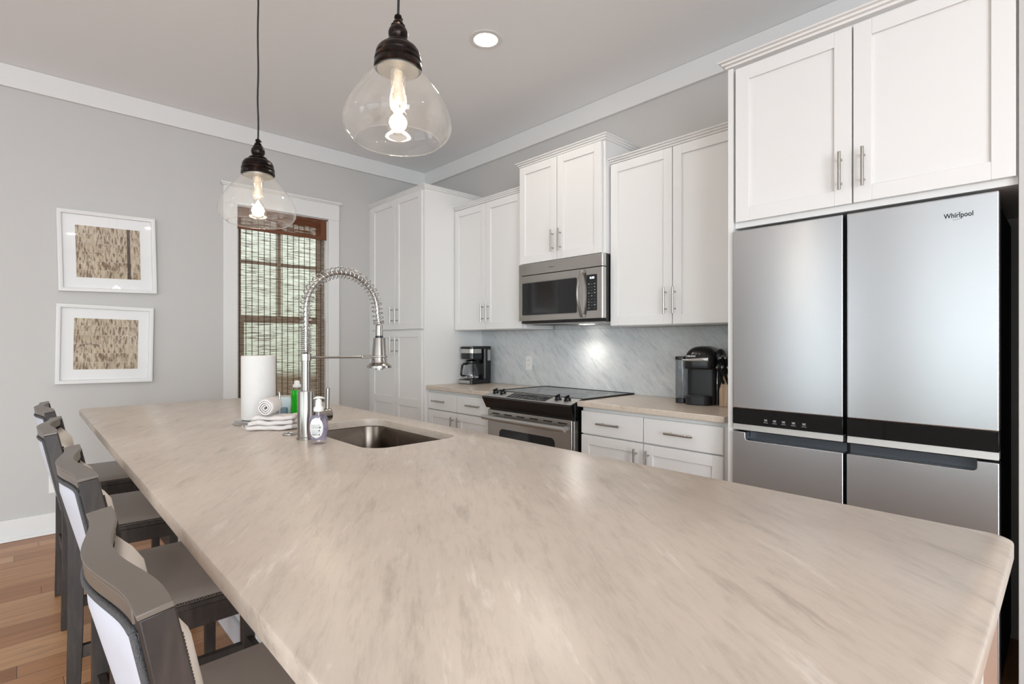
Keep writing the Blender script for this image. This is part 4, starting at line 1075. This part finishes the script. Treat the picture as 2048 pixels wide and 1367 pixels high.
# domed top and brew head
rings = []
for (ins, z) in ((0.03, 0.2045), (0.006, 0.205), (0.001, 0.208), (0.0, 0.215), (0.0, 0.25), (0.002, 0.264), (0.007, 0.281), (0.016, 0.298), (0.028, 0.312), (0.042, 0.322), (0.058, 0.329), (0.078, 0.3335), (0.10, 0.336)):
    rings.append([Vector((p[0], p[1], z0 + z)) for p in rrect(f - 0.002 + ins, KX + 0.132 - ins * 0.9, KY - 0.102 + ins * 0.75, KY + 0.082 - ins * 0.75, max(0.012, 0.06 - ins * 0.4), 6)])
hd = B().loft(rings).build('brew_head', M['black'], t, smooth=True)
B().prism([(p[0], p[1]) for p in rrect(f - 0.004, f + 0.10, KY - 0.075, KY + 0.075, 0.05)], 'z', z0, z0 + 0.052).build('drip_tray', M['charcoal'], t, bevel=0.004)
B().prism([(p[0], p[1]) for p in rrect(f + 0.006, f + 0.08, KY - 0.06, KY + 0.06, 0.04)], 'z', z0 + 0.0522, z0 + 0.055).build('drip_grille', M['darkgrey'], t)
# silver lever across the front of the head
n = 9; rings = []
for i in range(n):
    u = i / (n - 1); y = KY - 0.068 + u * 0.150
    x = f - 0.016 + 0.010 * (2 * u - 1) ** 2; h = 0.020 - 0.013 * u; zc = z0 + 0.262 - 0.006 * u
    rings.append([Vector((x - 0.006, y, zc - h / 2)), Vector((x - 0.009, y, zc)), Vector((x - 0.006, y, zc + h / 2)), Vector((x + 0.012, y, zc + h / 2 + 0.002)), Vector((x + 0.012, y, zc - h / 2 - 0.002))])
lv = B().loft(rings).build('lever', M['silver'], t, smooth='auto')
text_mesh('KEURIG', 0.013, M['white'], 'badge_lettering', hd, (f - 0.001, KY + 0.030, z0 + 0.279), (0, -1, 0), (0.25, 0, 1), 0.0006, 0.0003, 0.050)
B().box(f + 0.004, f + 0.012, KY - 0.02, KY - 0.012, z0 + 0.290, z0 + 0.293).box(f + 0.004, f + 0.012, KY + 0.0, KY + 0.008, z0 + 0.290, z0 + 0.293).box(f + 0.004, f + 0.012, KY + 0.02, KY + 0.028, z0 + 0.290, z0 + 0.293).build('indicator_lights', M['icon'], hd)
# water tank
tk = B().prism([(p[0], p[1]) for p in rrect(f + 0.05, KX + 0.115, KY + 0.078, KY + 0.142, 0.025)], 'z', z0 + 0.03, z0 + 0.255).build('water_tank', M['tank'], t, bevel=0.003)
B().prism([(p[0], p[1]) for p in rrect(f + 0.048, KX + 0.117, KY + 0.077, KY + 0.144, 0.025)], 'z', z0 + 0.2555, z0 + 0.275).build('tank_lid', M['black'], tk, bevel=0.003)
B().prism([(p[0], p[1]) for p in rrect(f + 0.05, KX + 0.115, KY + 0.078, KY + 0.142, 0.025)], 'z', z0, z0 + 0.0295).build('tank_base', M['charcoal'], t, bevel=0.002)
# control pod on the right shoulder and the bright seam down the side
pod = B().loft([[Vector((f + 0.05 + 0.115 * i / 6, KY - 0.106 + 0.026 * math.cos(q) * (0.7 + 0.3 * math.sin(PI * i / 6)), z0 + 0.262 + 0.05 * math.sin(PI * (0.15 + 0.7 * i / 6)) - 0.02 + 0.030 * math.sin(q))) for q in [2 * PI * k / 14 for k in range(14)]] for i in range(7)]).build('control_pod', M['charcoal'], t, smooth=True)
B().box(f + 0.047, f + 0.052, KY - 0.112, KY - 0.107, z0 + 0.262, z0 + 0.267).box(f + 0.047, f + 0.052, KY - 0.099, KY - 0.094, z0 + 0.262, z0 + 0.267).build('pod_buttons', M['icon'], pod)
B().cyl((f + 0.060, KY - 0.0985, z0 + 0.004), (f + 0.060, KY - 0.1000, z0 + 0.235), 0.0032, 8).build('chrome_seam', M['chrome'], t, smooth=True)
t.rotation_euler = (0, 0, math.radians(12))
bpy.context.view_layer.update()

# ------------------------------------------------------------------ knife block with knives
BX, BY = 2.890, 1.290
t = thing('knife_block', 'pale wooden knife block squeezed between brewer and fridge panel', 'knife block', (BX, BY, 0.9145))
poly = [(BX - 0.045, 0.9145), (BX + 0.085, 0.9145), (BX + 0.085, 1.075), (BX + 0.02, 1.100), (BX - 0.045, 1.010)]
B().prism(poly, 'y', BY - 0.055, BY + 0.055).build('block', M['blockwood'], t, bevel=0.003)
kd = Vector((-0.46, 0.10, 0.85)).normalized()
kn_first = None
spots = [(0.045, 0.040, 0.030), (0.045, 0.005, 0.026), (0.020, 0.040, 0.045), (0.020, 0.012, 0.045), (0.020, -0.02, 0.045), (-0.015, 0.040, 0.018), (-0.015, 0.012, 0.018), (-0.015, -0.02, 0.018)]
def slot_point(dx, dy):
    # point on the sloping top face of the block
    x = BX + dx * 1.05 - 0.006
    f_ = (x - (BX - 0.045)) / 0.065; z = 1.010 + 0.090 * min(f_, 1.0)
    return Vector((x, BY + dy, z))
for i, (dx, dy, ex) in enumerate(spots):
    p = slot_point(dx, dy)
    if kn_first is None:
        k = thing('kitchen_knife', 'black-handled kitchen knife with steel end cap standing in the wooden block', 'knife', p, 'knives in the wooden block')
        sd = Vector((0, 1, 0)).cross(kd).normalized(); yv = Vector((0, 1, 0))
        rings = []
        for (s, w, h) in ((0.002, 0.006, 0.010), (0.02, 0.0065, 0.0105), (0.055, 0.0065, 0.009), (0.090, 0.0065, 0.0105), (0.104, 0.007, 0.0115)):
            c0 = p + kd * s
            rings.append([c0 + yv * w * math.cos(q) + sd * h * math.sin(q) for q in [2 * PI * m_ / 12 for m_ in range(12)]])
        B().loft(rings).build('grip', M['black'], k, smooth='auto')
        c0 = p + kd * 0.1045; c1 = p + kd * 0.112
        B().loft([[c0 + yv * 0.0078 * math.cos(q) + sd * 0.0125 * math.sin(q) for q in [2 * PI * m_ / 12 for m_ in range(12)]], [c1 + yv * 0.0075 * math.cos(q) + sd * 0.012 * math.sin(q) for q in [2 * PI * m_ / 12 for m_ in range(12)]]]).build('end_cap', M['chrome'], k, smooth='auto', bevel=0.001)
        kn_first = k
    else:
        c = kn_first.copy(); C.objects.link(c); c.location = p
        for ch in list(kn_first.children):
            q_ = ch.copy(); C.objects.link(q_); q_.parent = c
        if i in (0, 1): pass

# ------------------------------------------------------------------ things on the island
ZT_ = 0.9145
# paper towel on its holder
PX, PY_ = 0.774, 2.479
t = thing('paper_towel_holder', 'chrome paper towel holder standing on the island', 'paper towel holder', (PX, PY_, ZT_))
B().lathe(PX, PY_, [(0.104, ZT_), (0.104, ZT_ + 0.004), (0.098, ZT_ + 0.011), (0.080, ZT_ + 0.016), (0.02, ZT_ + 0.018)], 48).build('base', M['chrome'], t, smooth='auto')
B().cyl((PX, PY_, ZT_ + 0.017), (PX, PY_, 1.20), 0.006, 12).build('rod', M['chrome'], t, smooth='auto')
ax, ay = PX + 0.094 * 0.73, PY_ - 0.094 * 0.68
B().tube([(ax, ay, ZT_ + 0.010), (ax, ay, 1.04), (ax - 0.001, ay + 0.001, 1.052)], [0.0045, 0.0045, 0.003], 12).build('tension_arm', M['nickel'], t, smooth='auto')
b = B().lathe(PX, PY_, [(0.020, ZT_ + 0.0195), (0.0690, ZT_ + 0.0195), (0.0705, ZT_ + 0.023), (0.0705, 1.209), (0.0685, 1.2135), (0.0200, 1.2135)], 56, False, False)
r0 = b.lathe(PX, PY_, [(0.020, ZT_ + 0.0195), (0.020, 1.2135)], 56, False, False)
o = b.build('paper_towel_roll', M['ptowel'], loc=(PX, PY_, ZT_ + 0.019), smooth='auto')
tag(o, 'white paper towel roll on the chrome holder', 'paper towels')

# folded dish towels and a rolled one
def soft_slab(name, label, cx, cy, z0, lx, ly, h, rot, seed, group):
    b = B(); nx_, ny_ = 22, 14; rs = random.Random(seed)
    ph = [rs.uniform(0, 6) for _ in range(8)]
    def pt(u, v, top):
        x = (u - 0.5) * lx; y = (v - 0.5) * ly
        e = min(u, 1 - u) * lx; g = min(v, 1 - v) * ly
        k = min(1, min(e, g) / (h * 0.55)); rd = math.sqrt(max(0, 1 - (1 - k) ** 2))
        wob = 0.0010 * (math.sin(x * 90 + ph[0]) + math.sin(y * 110 + ph[1]) + math.sin((x + y) * 60 + ph[2]))
        zc = h / 2
        z = zc + (h / 2) * rd * (1 if top else -1) + (wob if top else 0.0)
        x += 0.006 * math.sin(y * 70 + ph[3]); y += 0.006 * math.sin(x * 62 + ph[4])
        c_, s_ = math.cos(rot), math.sin(rot)
        wx, wy = cx + x * c_ - y * s_, cy + x * s_ + y * c_
        sag = 0.0028 * (1 + math.sin(wx * 75 + 1.0) * math.cos(wy * 62) ) * (0.4 + 0.6 * abs(2 * u - 1))
        return (wx, wy, z0 + max(0, z) + sag)
    gt = [[b.bm.verts.new(pt(i / nx_, j / ny_, True)) for j in range(ny_ + 1)] for i in range(nx_ + 1)]
    gb = [[(gt[i][j] if i in (0, nx_) or j in (0, ny_) else b.bm.verts.new(pt(i / nx_, j / ny_, False))) for j in range(ny_ + 1)] for i in range(nx_ + 1)]
    for i in range(nx_):
        for j in range(ny_):
            b.bm.faces.new((gt[i][j], gt[i + 1][j], gt[i + 1][j + 1], gt[i][j + 1]))
            b.bm.faces.new((gb[i][j], gb[i][j + 1], gb[i + 1][j + 1], gb[i + 1][j]))
    o = b.build(name, M['towel'], loc=(cx, cy, z0), smooth=True)
    return tag(o, label, 'towel', group)
G = 'white dish towels by the faucet'
TX, TY = 0.772, 2.262; RT = math.radians(-40)
soft_slab('folded_towel', 'bottom folded white towel of the small stack by the faucet', TX, TY, ZT_, 0.190, 0.115, 0.016, RT, 1, G)
soft_slab('folded_towel', 'middle folded white towel of the small stack by the faucet', TX + 0.002, TY + 0.003, ZT_ + 0.0190, 0.182, 0.110, 0.016, RT + 0.05, 2, G)
soft_slab('folded_towel', 'top folded white towel under the rolled one', TX + 0.006, TY + 0.002, ZT_ + 0.0380, 0.170, 0.104, 0.016, RT - 0.04, 3, G)
# rolled towel: a spiral cloth seen from its end
b = B(); rc = 0.034; ax_d = Vector((0.62, 0.78, 0)).normalized(); side = Vector((ax_d.y, -ax_d.x, 0))
c0 = Vector((TX - 0.050, TY - 0.028, ZT_ + 0.0585 + rc))
n = 100; turns = 3.2; half = 0.0044; Lr = 0.105
outer_, inner_ = [], []
for i in range(n + 1):
    u = i / n; a = 2 * PI * turns * u + 1.2; r = 0.006 + (rc - 0.006) * u
    wv = 0.0009 * math.sin(i * 0.8)
    outer_.append((a, r + half * 0.55 + wv)); inner_.append((a, r - half * 0.75 + wv))
prof = outer_ + inner_[::-1]
rings = []
for s, k_ in ((0.0, 0.90), (0.004, 0.98), (0.02, 1.0), (Lr - 0.02, 1.0), (Lr - 0.004, 0.98), (Lr, 0.90)):
    rings.append([c0 + ax_d * s + side * (r * k_ * math.cos(a)) + Vector((0, 0, r * k_ * math.sin(a))) for a, r in prof])
rs_ = [[b.bm.verts.new(p) for p in r_] for r_ in rings]
for i in range(len(rs_) - 1):
    m_ = len(prof)
    for j in range(m_): b.bm.faces.new((rs_[i][j], rs_[i][(j + 1) % m_], rs_[i + 1][(j + 1) % m_], rs_[i + 1][j]))
for e in (0, -1):
    m_ = len(prof)
    for j in range(n):
        try: b.bm.faces.new((rs_[e][j], rs_[e][j + 1], rs_[e][m_ - 2 - j], rs_[e][m_ - 1 - j]))
        except Exception: pass
o = b.build('rolled_towel', M['towel'], loc=tuple(c0 - Vector((0, 0, rc))), smooth='auto')
tag(o, 'rolled white towel lying on top of the folded stack', 'towel', G)

# foaming hand soap
HXs, HYs = 0.770, 1.823
t = thing('soap_bottle', 'clear pump bottle of lavender hand soap in front of the faucet', 'soap bottle', (HXs, HYs, ZT_))
vd = Vector((-HXs, -HYs, 0)).normalized(); sd = Vector((-vd.y, vd.x, 0))
sd = Vector((0.92, -0.39, 0)); vd = Vector((-0.39, -0.92, 0))      # wide axis / narrow axis of the oval bottle
def oval(z, a, bq, seg=32): return [Vector((HXs, HYs, z)) + sd * a * math.cos(2 * PI * k / seg) + vd * bq * math.sin(2 * PI * k / seg) for k in range(seg)]
prof = [(0.000, 0.026, 0.019), (0.004, 0.028, 0.021), (0.014, 0.027, 0.020), (0.022, 0.029, 0.0215), (0.045, 0.0325, 0.0235), (0.070, 0.033, 0.024), (0.088, 0.031, 0.023), (0.100, 0.026, 0.0205), (0.110, 0.019, 0.0175), (0.115, 0.0165, 0.0165)]
B().loft([oval(ZT_ + z, a, b_) for z, a, b_ in prof]).build('bottle', M['soapplastic'], t, smooth='auto')
B().loft([oval(ZT_ + z, a - 0.0022, b_ - 0.0022) for z, a, b_ in prof[2:8]]).build('soap', M['lavender'], t, smooth='auto')
pm = B().lathe(HXs, HYs, [(0.0165, ZT_ + 0.1145), (0.0172, ZT_ + 0.117), (0.0172, ZT_ + 0.127), (0.013, ZT_ + 0.132), (0.0110, ZT_ + 0.133), (0.0100, ZT_ + 0.155), (0.006, ZT_ + 0.157), (0.006, ZT_ + 0.162)], 28).build('pump', M['white'], t, smooth='auto')
nd = sd
B().loft([[Vector((HXs, HYs, ZT_ + 0.160)) + nd * s + Vector((-nd.y, nd.x, 0)) * (w * math.cos(q)) + Vector((0, 0, hz + hgt * math.sin(q))) for q in [2 * PI * k / 12 for k in range(12)]] for s, w, hz, hgt in ((-0.019, 0.003, -0.002, 0.001), (-0.016, 0.008, 0.0005, 0.0025), (-0.006, 0.012, 0.003, 0.0045), (0.004, 0.011, 0.003, 0.0045), (0.014, 0.007, 0.0015, 0.003), (0.020, 0.004, -0.001, 0.002))]).build('pump_head', M['white'], pm, smooth='auto')
B().cyl(Vector((HXs, HYs, ZT_ + 0.116)), Vector((HXs, HYs, ZT_ + 0.02)), 0.0022, 8).build('dip_tube', M['white'], pm, smooth=True)
# oval label wrapped on the camera side
def on_bottle(u, z, off=0.0008):
    # u: metres sideways from the label centre
    zz = z - ZT_
    for i in range(len(prof) - 1):
        if prof[i][0] <= zz <= prof[i + 1][0]:
            f_ = (zz - prof[i][0]) / (prof[i + 1][0] - prof[i][0]); A = prof[i][1] + f_ * (prof[i + 1][1] - prof[i][1]); Bq = prof[i][2] + f_ * (prof[i + 1][2] - prof[i][2])
    a = math.pi / 2 + 0.28 - u / (A * 0.98)
    return Vector((HXs, HYs, z)) + sd * (A + off) * math.cos(a) + vd * (Bq + off) * math.sin(a)
lab = B(); cz = ZT_ + 0.058; ra, rb = 0.0235, 0.036; rows = 12; g_ = []
for i in range(rows + 1):
    zz = cz - rb + 2 * rb * i / rows; hw = ra * math.sqrt(max(0.0, 1 - ((zz - cz) / rb) ** 2)) + 0.0003
    g_.append([lab.bm.verts.new(on_bottle(hw * (2 * j / 10 - 1), zz)) for j in range(11)])
for i in range(rows):
    for j in range(10): lab.bm.faces.new((g_[i][j], g_[i][j + 1], g_[i + 1][j + 1], g_[i + 1][j]))
lb = lab.build('label', M['white'], t, smooth=True)
b = B()
def mark(u0, u1, za, zb):
    ps = [on_bottle(u, z, 0.0012) for u, z in ((u0, za), (u1, za), (u1, zb), (u0, zb))]
    b.bm.faces.new([b.bm.verts.new(p) for p in ps])
rr = random.Random(4)
for i, dz in enumerate((0.010, 0.006, 0.002, -0.002, -0.009, -0.014)):
    u = -0.017
    while u < 0.012:
        w = rr.uniform(0.002, 0.006); mark(u, min(u + w, 0.014), cz + dz, cz + dz + 0.0016); u += w + 0.0012
u = -0.013
while u < 0.004:
    w = rr.choice((0.0005, 0.0009, 0.0013)); mark(u, u + w, cz - 0.026, cz - 0.018); u += w + rr.choice((0.0006, 0.001))
mark(0.008, 0.012, cz - 0.026, cz - 0.020); mark(0.010, 0.016, cz + 0.000, cz + 0.005); mark(0.008, 0.013, cz - 0.011, cz - 0.006)
b.build('label_print', M['greyink'], lb)
# the header band of the label
b = B()
for i in range(6):
    za = cz + 0.016 + i * 0.0026; hw = ra * math.sqrt(max(0, 1 - ((za + 0.0014 - cz) / rb) ** 2)) * 0.9
    ps = [on_bottle(u, z, 0.0011) for u, z in ((-hw, za), (hw * 0.6, za), (hw * 0.6, za + 0.0024), (-hw, za + 0.0024))]
    b.bm.faces.new([b.bm.verts.new(p) for p in ps])
b.build('label_header', M['paleblue'], lb)

# green dish soap
GX, GY = 0.978, 2.570
t = thing('dish_soap_bottle', 'green dish soap bottle with white cap behind the faucet', 'soap bottle', (GX, GY, ZT_))
sd2 = Vector((0.73, -0.68, 0)); vd2 = Vector((-0.68, -0.73, 0))
def oval2(z, a, bq, seg=28): return [Vector((GX, GY, z)) + sd2 * a * math.cos(2 * PI * k / seg) + vd2 * bq * math.sin(2 * PI * k / seg) for k in range(seg)]
pr = [(0.0, 0.026, 0.018), (0.004, 0.029, 0.020), (0.03, 0.029, 0.020), (0.062, 0.0275, 0.019), (0.080, 0.0265, 0.0185), (0.095, 0.029, 0.019), (0.110, 0.029, 0.019), (0.120, 0.027, 0.018), (0.128, 0.022, 0.016)]
B().loft([oval2(ZT_ + z, a, b_) for z, a, b_ in pr]).build('bottle', M['green'], t, smooth='auto')
B().loft([oval2(ZT_ + z, a, b_) for z, a, b_ in ((0.128, 0.0222, 0.0162), (0.136, 0.020, 0.0150), (0.141, 0.017, 0.014))]).build('shoulder', M['soapplastic'], t, smooth='auto')
B().lathe(GX, GY, [(0.019, ZT_ + 0.141), (0.0195, ZT_ + 0.152), (0.014, ZT_ + 0.156), (0.0125, ZT_ + 0.170), (0.010, ZT_ + 0.173)], 24).build('cap', M['white'], t, smooth='auto', bevel=0.001)
# sponge holder and sponge behind it
o = B().hexa([(0.83, 2.74, ZT_), (0.97, 2.60 + 0.02, ZT_), (0.985, 2.635, ZT_), (0.845, 2.755, ZT_), (0.83, 2.74, ZT_ + 0.088), (0.97, 2.62, ZT_ + 0.088), (0.985, 2.635, ZT_ + 0.088), (0.845, 2.755, ZT_ + 0.088)]).build('sponge_packet', M['paleblue'], loc=(0.9, 2.69, ZT_), bevel=0.004)
tag(o, 'pale blue packet standing behind the rolled towel', 'packet')
o = B().hexa([(0.862, 2.655, ZT_), (0.935, 2.590, ZT_), (0.950, 2.607, ZT_), (0.877, 2.672, ZT_), (0.864, 2.657, ZT_ + 0.044), (0.937, 2.592, ZT_ + 0.044), (0.950, 2.607, ZT_ + 0.044), (0.877, 2.672, ZT_ + 0.044)]).build('sponge', M['spongeblue'], loc=(0.905, 2.63, ZT_), bevel=0.006, bseg=3)
tag(o, 'blue-grey sponge leaning before the pale blue packet', 'sponge')
# metal ring beside the faucet
o = B().tube([(0.762 + 0.024 * math.cos(q), 2.075 + 0.022 * math.sin(q), ZT_ + 0.0034) for q in [2 * PI * k / 40 for k in range(40)]], 0.0033, 8, False, True).build('metal_ring', M['chrome'], loc=(0.762, 2.075, ZT_), smooth=True)
tag(o, 'small metal ring lying on the marble left of the faucet', 'ring')

# ------------------------------------------------------------------ bar stools
def stool(label, xb, yc, rot):
    """xb: back edge of the rear legs, seat towards +x"""
    t = thing('bar_stool', label, 'bar stool', (xb + 0.22, yc, 0), 'bar stools along the island')
    Y = lambda v: yc + v
    X = lambda v: xb + v
    HW = 0.240; top = 0.972; lean = -0.062
    # rear legs continue as back posts
    for s in (-1, 1):
        ya, yb = (Y(s * HW), Y(s * (HW - 0.040)))
        y0, y1 = min(ya, yb), max(ya, yb)
        rings = []
        for (z, xo, d) in ((0.001, -0.004, 0.036), (0.30, 0.0, 0.042), (0.640, 0.0, 0.044), (0.668, -0.003, 0.044), (0.80, -0.029, 0.040), (top - 0.0066, -0.0590, 0.0355)):
            zf = z + (0.0055 if z > 0.9 else 0.0)
            rings.append([Vector((X(xo), y0, z)), Vector((X(xo + d), y0, zf)), Vector((X(xo + d), y1, zf)), Vector((X(xo), y1, z))])
        B().loft(rings).build('leg', M['stool'], t, bevel=0.002)
        ya, yb = (Y(s * (HW - 0.003)), Y(s * (HW - 0.043))); y0, y1 = min(ya, yb), max(ya, yb)
        B().hexa([(X(0.405), y0, 0.001), (X(0.437), y0, 0.001), (X(0.437), y1, 0.001), (X(0.405), y1, 0.001), (X(0.398), y0, 0.565), (X(0.440), y0, 0.565), (X(0.440), y1, 0.565), (X(0.398), y1, 0.565)]).build('leg', M['stool'], t, bevel=0.002)
    # plan of the curved back: flat ends, middle bowed backwards
    def bow(v):
        u = abs(v) / (HW - 0.035)
        return -0.026 * (math.cos(min(1.0, u) * PI) * 0.5 + 0.5)
    # crest rail
    b = B(); n = 28
    for (v1, zb0, zf0, zb1, zf1) in ((HW - 0.041, top - 0.027, top - 0.022, top - 0.0065, top - 0.0015), (HW + 0.0015, top - 0.0065, top - 0.001, top, top + 0.0065)):
        rings = []
        for i in range(n + 1):
            v = -v1 + 2 * v1 * i / n
            xo = lean + bow(v); e = 0.002 if zb1 < top else 0.0
            rings.append([Vector((X(xo + 0.002 + e), Y(v), zb0)), Vector((X(xo + 0.038 - e), Y(v), zf0)), Vector((X(xo + 0.036 - e), Y(v), zf1)), Vector((X(xo + e), Y(v), zb1))])
        b.loft(rings)
    b.build('crest_rail', M['rail'], t, bevel=0.0012, label='grey-brown curved crest rail')
    # upholstered back: rear vinyl, front cream cushion
    def back_sheet(name, m, vlo, zlo, zhi, xoff, puff):
        b = B(); nv, nz = 20, 12; F, R_ = [], []
        for j in range(nz + 1):
            z = zlo + (zhi - zlo) * j / nz; k = (z - 0.655) / (top - 0.655)
            rF, rR = [], []
            for i in range(nv + 1):
                v = -vlo + 2 * vlo * i / nv
                e = min(1, min(i, nv - i) / 2.5) * min(1, min(j, nz - j) / 2.0); e = math.sqrt(e)
                x = lean * k + bow(v) * (0.35 + 0.65 * k) + xoff
                rF.append(b.bm.verts.new((X(x + puff * e), Y(v), z))); rR.append(b.bm.verts.new((X(x), Y(v), z)))
            F.append(rF); R_.append(rR)
        for j in range(nz):
            for i in range(nv):
                b.bm.faces.new((F[j][i], F[j][i + 1], F[j + 1][i + 1], F[j + 1][i])); b.bm.faces.new((R_[j][i], R_[j + 1][i], R_[j + 1][i + 1], R_[j][i + 1]))
        for j in range(nz):
            for a in (0, nv): b.bm.faces.new((F[j][a], F[j + 1][a], R_[j + 1][a], R_[j][a]))
        for i in range(nv):
            for a in (0, nz): b.bm.faces.new((F[a][i], F[a][i + 1], R_[a][i + 1], R_[a][i]))
        bmesh.ops.remove_doubles(b.bm, verts=b.bm.verts[:], dist=1e-5)
        return b.build(name, m, t, smooth=True)
    back_sheet('back_rear_cover', M['backrear'], HW - 0.030, 0.700, top - 0.030, 0.004, -0.013)
    bc = back_sheet('back_cushion', M['backfront'], HW - 0.026, 0.700, top - 0.032, 0.028, 0.032)
    # braid strips edging the rear cover, nailheads along them
    b = B()
    for s in (-1, 1):
        pts = []
        for j in range(13):
            z = 0.700 + (top - 0.034 - 0.700) * j / 12; k = (z - 0.655) / (top - 0.655); v = s * (HW - 0.038)
            pts.append((X(lean * k + bow(v) * (0.35 + 0.65 * k) - 0.0035), Y(v), z))
        b.tube(pts, 0.0046, 6)
    pts = []
    for i in range(25):
        v = -(HW - 0.038) + 2 * (HW - 0.038) * i / 24; z = top - 0.035; k = (z - 0.655) / (top - 0.655)
        pts.append((X(lean * k + bow(v) * (0.35 + 0.65 * k) - 0.0035), Y(v), z))
    b.tube(pts, 0.0050, 6)
    b.build('braid', M['braid'], t, smooth=True)
    for s in (-1, 1):
        b = B()
        for j in range(48):
            z = 0.705 + (top - 0.052 - 0.705) * j / 47; k = (z - 0.655) / (top - 0.655)
            b.sphere((X(lean * k + 0.0405), Y(s * (HW - 0.0330)), z), 0.0030, 6)
        b.build('back_nailheads', M['nail'], t, smooth=True)
    # seat
    sf = B()
    outline = rrect(X(0.030), X(0.452), Y(-HW + 0.004), Y(HW - 0.004), 0.018, 4)
    sf.prism(outline, 'z', 0.611, 0.626); sf.build('seat_frame', M['stool'], t, bevel=0.003)
    b = B(); nx_, ny_ = 16, 16; gt = []
    for i in range(nx_ + 1):
        rowv = []
        for j in range(ny_ + 1):
            u, v = i / nx_, j / ny_
            e = min(1.0, min(u, 1 - u, v, 1 - v) / 0.10); e = math.sqrt(max(0, 1 - (1 - e) ** 2))
            dish = 0.004 * math.sin(PI * u) * math.sin(PI * v)
            rowv.append(b.bm.verts.new((X(0.034 + 0.414 * u), Y((2 * v - 1) * (HW - 0.008)), 0.634 + 0.008 * e + dish)))
        gt.append(rowv)
    for i in range(nx_):
        for j in range(ny_): b.bm.faces.new((gt[i][j], gt[i + 1][j], gt[i + 1][j + 1], gt[i][j + 1]))
    bd = [gt[i][0] for i in range(nx_ + 1)] + [gt[nx_][j] for j in range(1, ny_ + 1)] + [gt[i][ny_] for i in range(nx_ - 1, -1, -1)] + [gt[0][j] for j in range(ny_ - 1, 0, -1)]
    lowv = [b.bm.verts.new((v.co.x, v.co.y, 0.6265)) for v in bd]
    for i in range(len(bd)): b.bm.faces.new((bd[i], bd[(i + 1) % len(bd)], lowv[(i + 1) % len(bd)], lowv[i]))
    b.bm.faces.new(lowv)
    b.build('seat_cushion', M['seat'], t, smooth='auto')
    for s in (-1, 1):
        b = B()
        for i in range(66): b.sphere((X(0.042 + 0.0061 * i), Y(s * (HW - 0.0075)), 0.6308), 0.0038, 6)
        b.build('seat_nailheads', M['nail'], t, smooth=True)
    b = B()
    for s in (-1, 1):
        v0, v1 = sorted((s * (HW - 0.010), s * (HW - 0.032))); b.box(X(0.040), X(0.410), Y(v0), Y(v1), 0.560, 0.6105)
    b.box(X(0.410), X(0.430), Y(-HW + 0.02), Y(HW - 0.02), 0.560, 0.6105); b.box(X(0.012), X(0.034), Y(-HW + 0.042), Y(HW - 0.042), 0.560, 0.6105)
    b.build('apron', M['stool'], t, bevel=0.002)
    for s in (-1, 1):
        v0, v1 = sorted((s * (HW - 0.008), s * (HW - 0.030)))
        B().box(X(0.036), X(0.408), Y(v0), Y(v1), 0.205, 0.245).build('stretcher', M['stool'], t, bevel=0.002)
    B().box(X(0.010), X(0.032), Y(-HW + 0.038), Y(HW - 0.038), 0.278, 0.312).build('stretcher', M['stool'], t, bevel=0.002)
    B().box(X(0.410), X(0.432), Y(-HW + 0.04), Y(HW - 0.04), 0.230, 0.270).build('footrest', M['stool'], t, bevel=0.002)
    t.rotation_euler = (0, 0, rot)
    return t
src = stool('nearest dark wood bar stool with white padded back, seat under the island', 0.149, 0.946, math.radians(1.0))
for label, x, y, r in (('second bar stool from the camera, pale back panel, between nearest and third', 0.150, 1.724, 0.0),
                       ('third bar stool from the camera, turned slightly away from the island', 0.128, 2.510, -3.8),
                       ('farthest bar stool, closest to the grey wall with the pictures', 0.131, 3.280, 0.6)):
    c = src.copy(); C.objects.link(c); c.location = (x + 0.22, y, 0); c.rotation_euler = (0, 0, math.radians(r)); c['label'] = label
    for ch in list(src.children):
        q = ch.copy(); C.objects.link(q); q.parent = c
        for g in ch.children:
            h = g.copy(); C.objects.link(h); h.parent = q
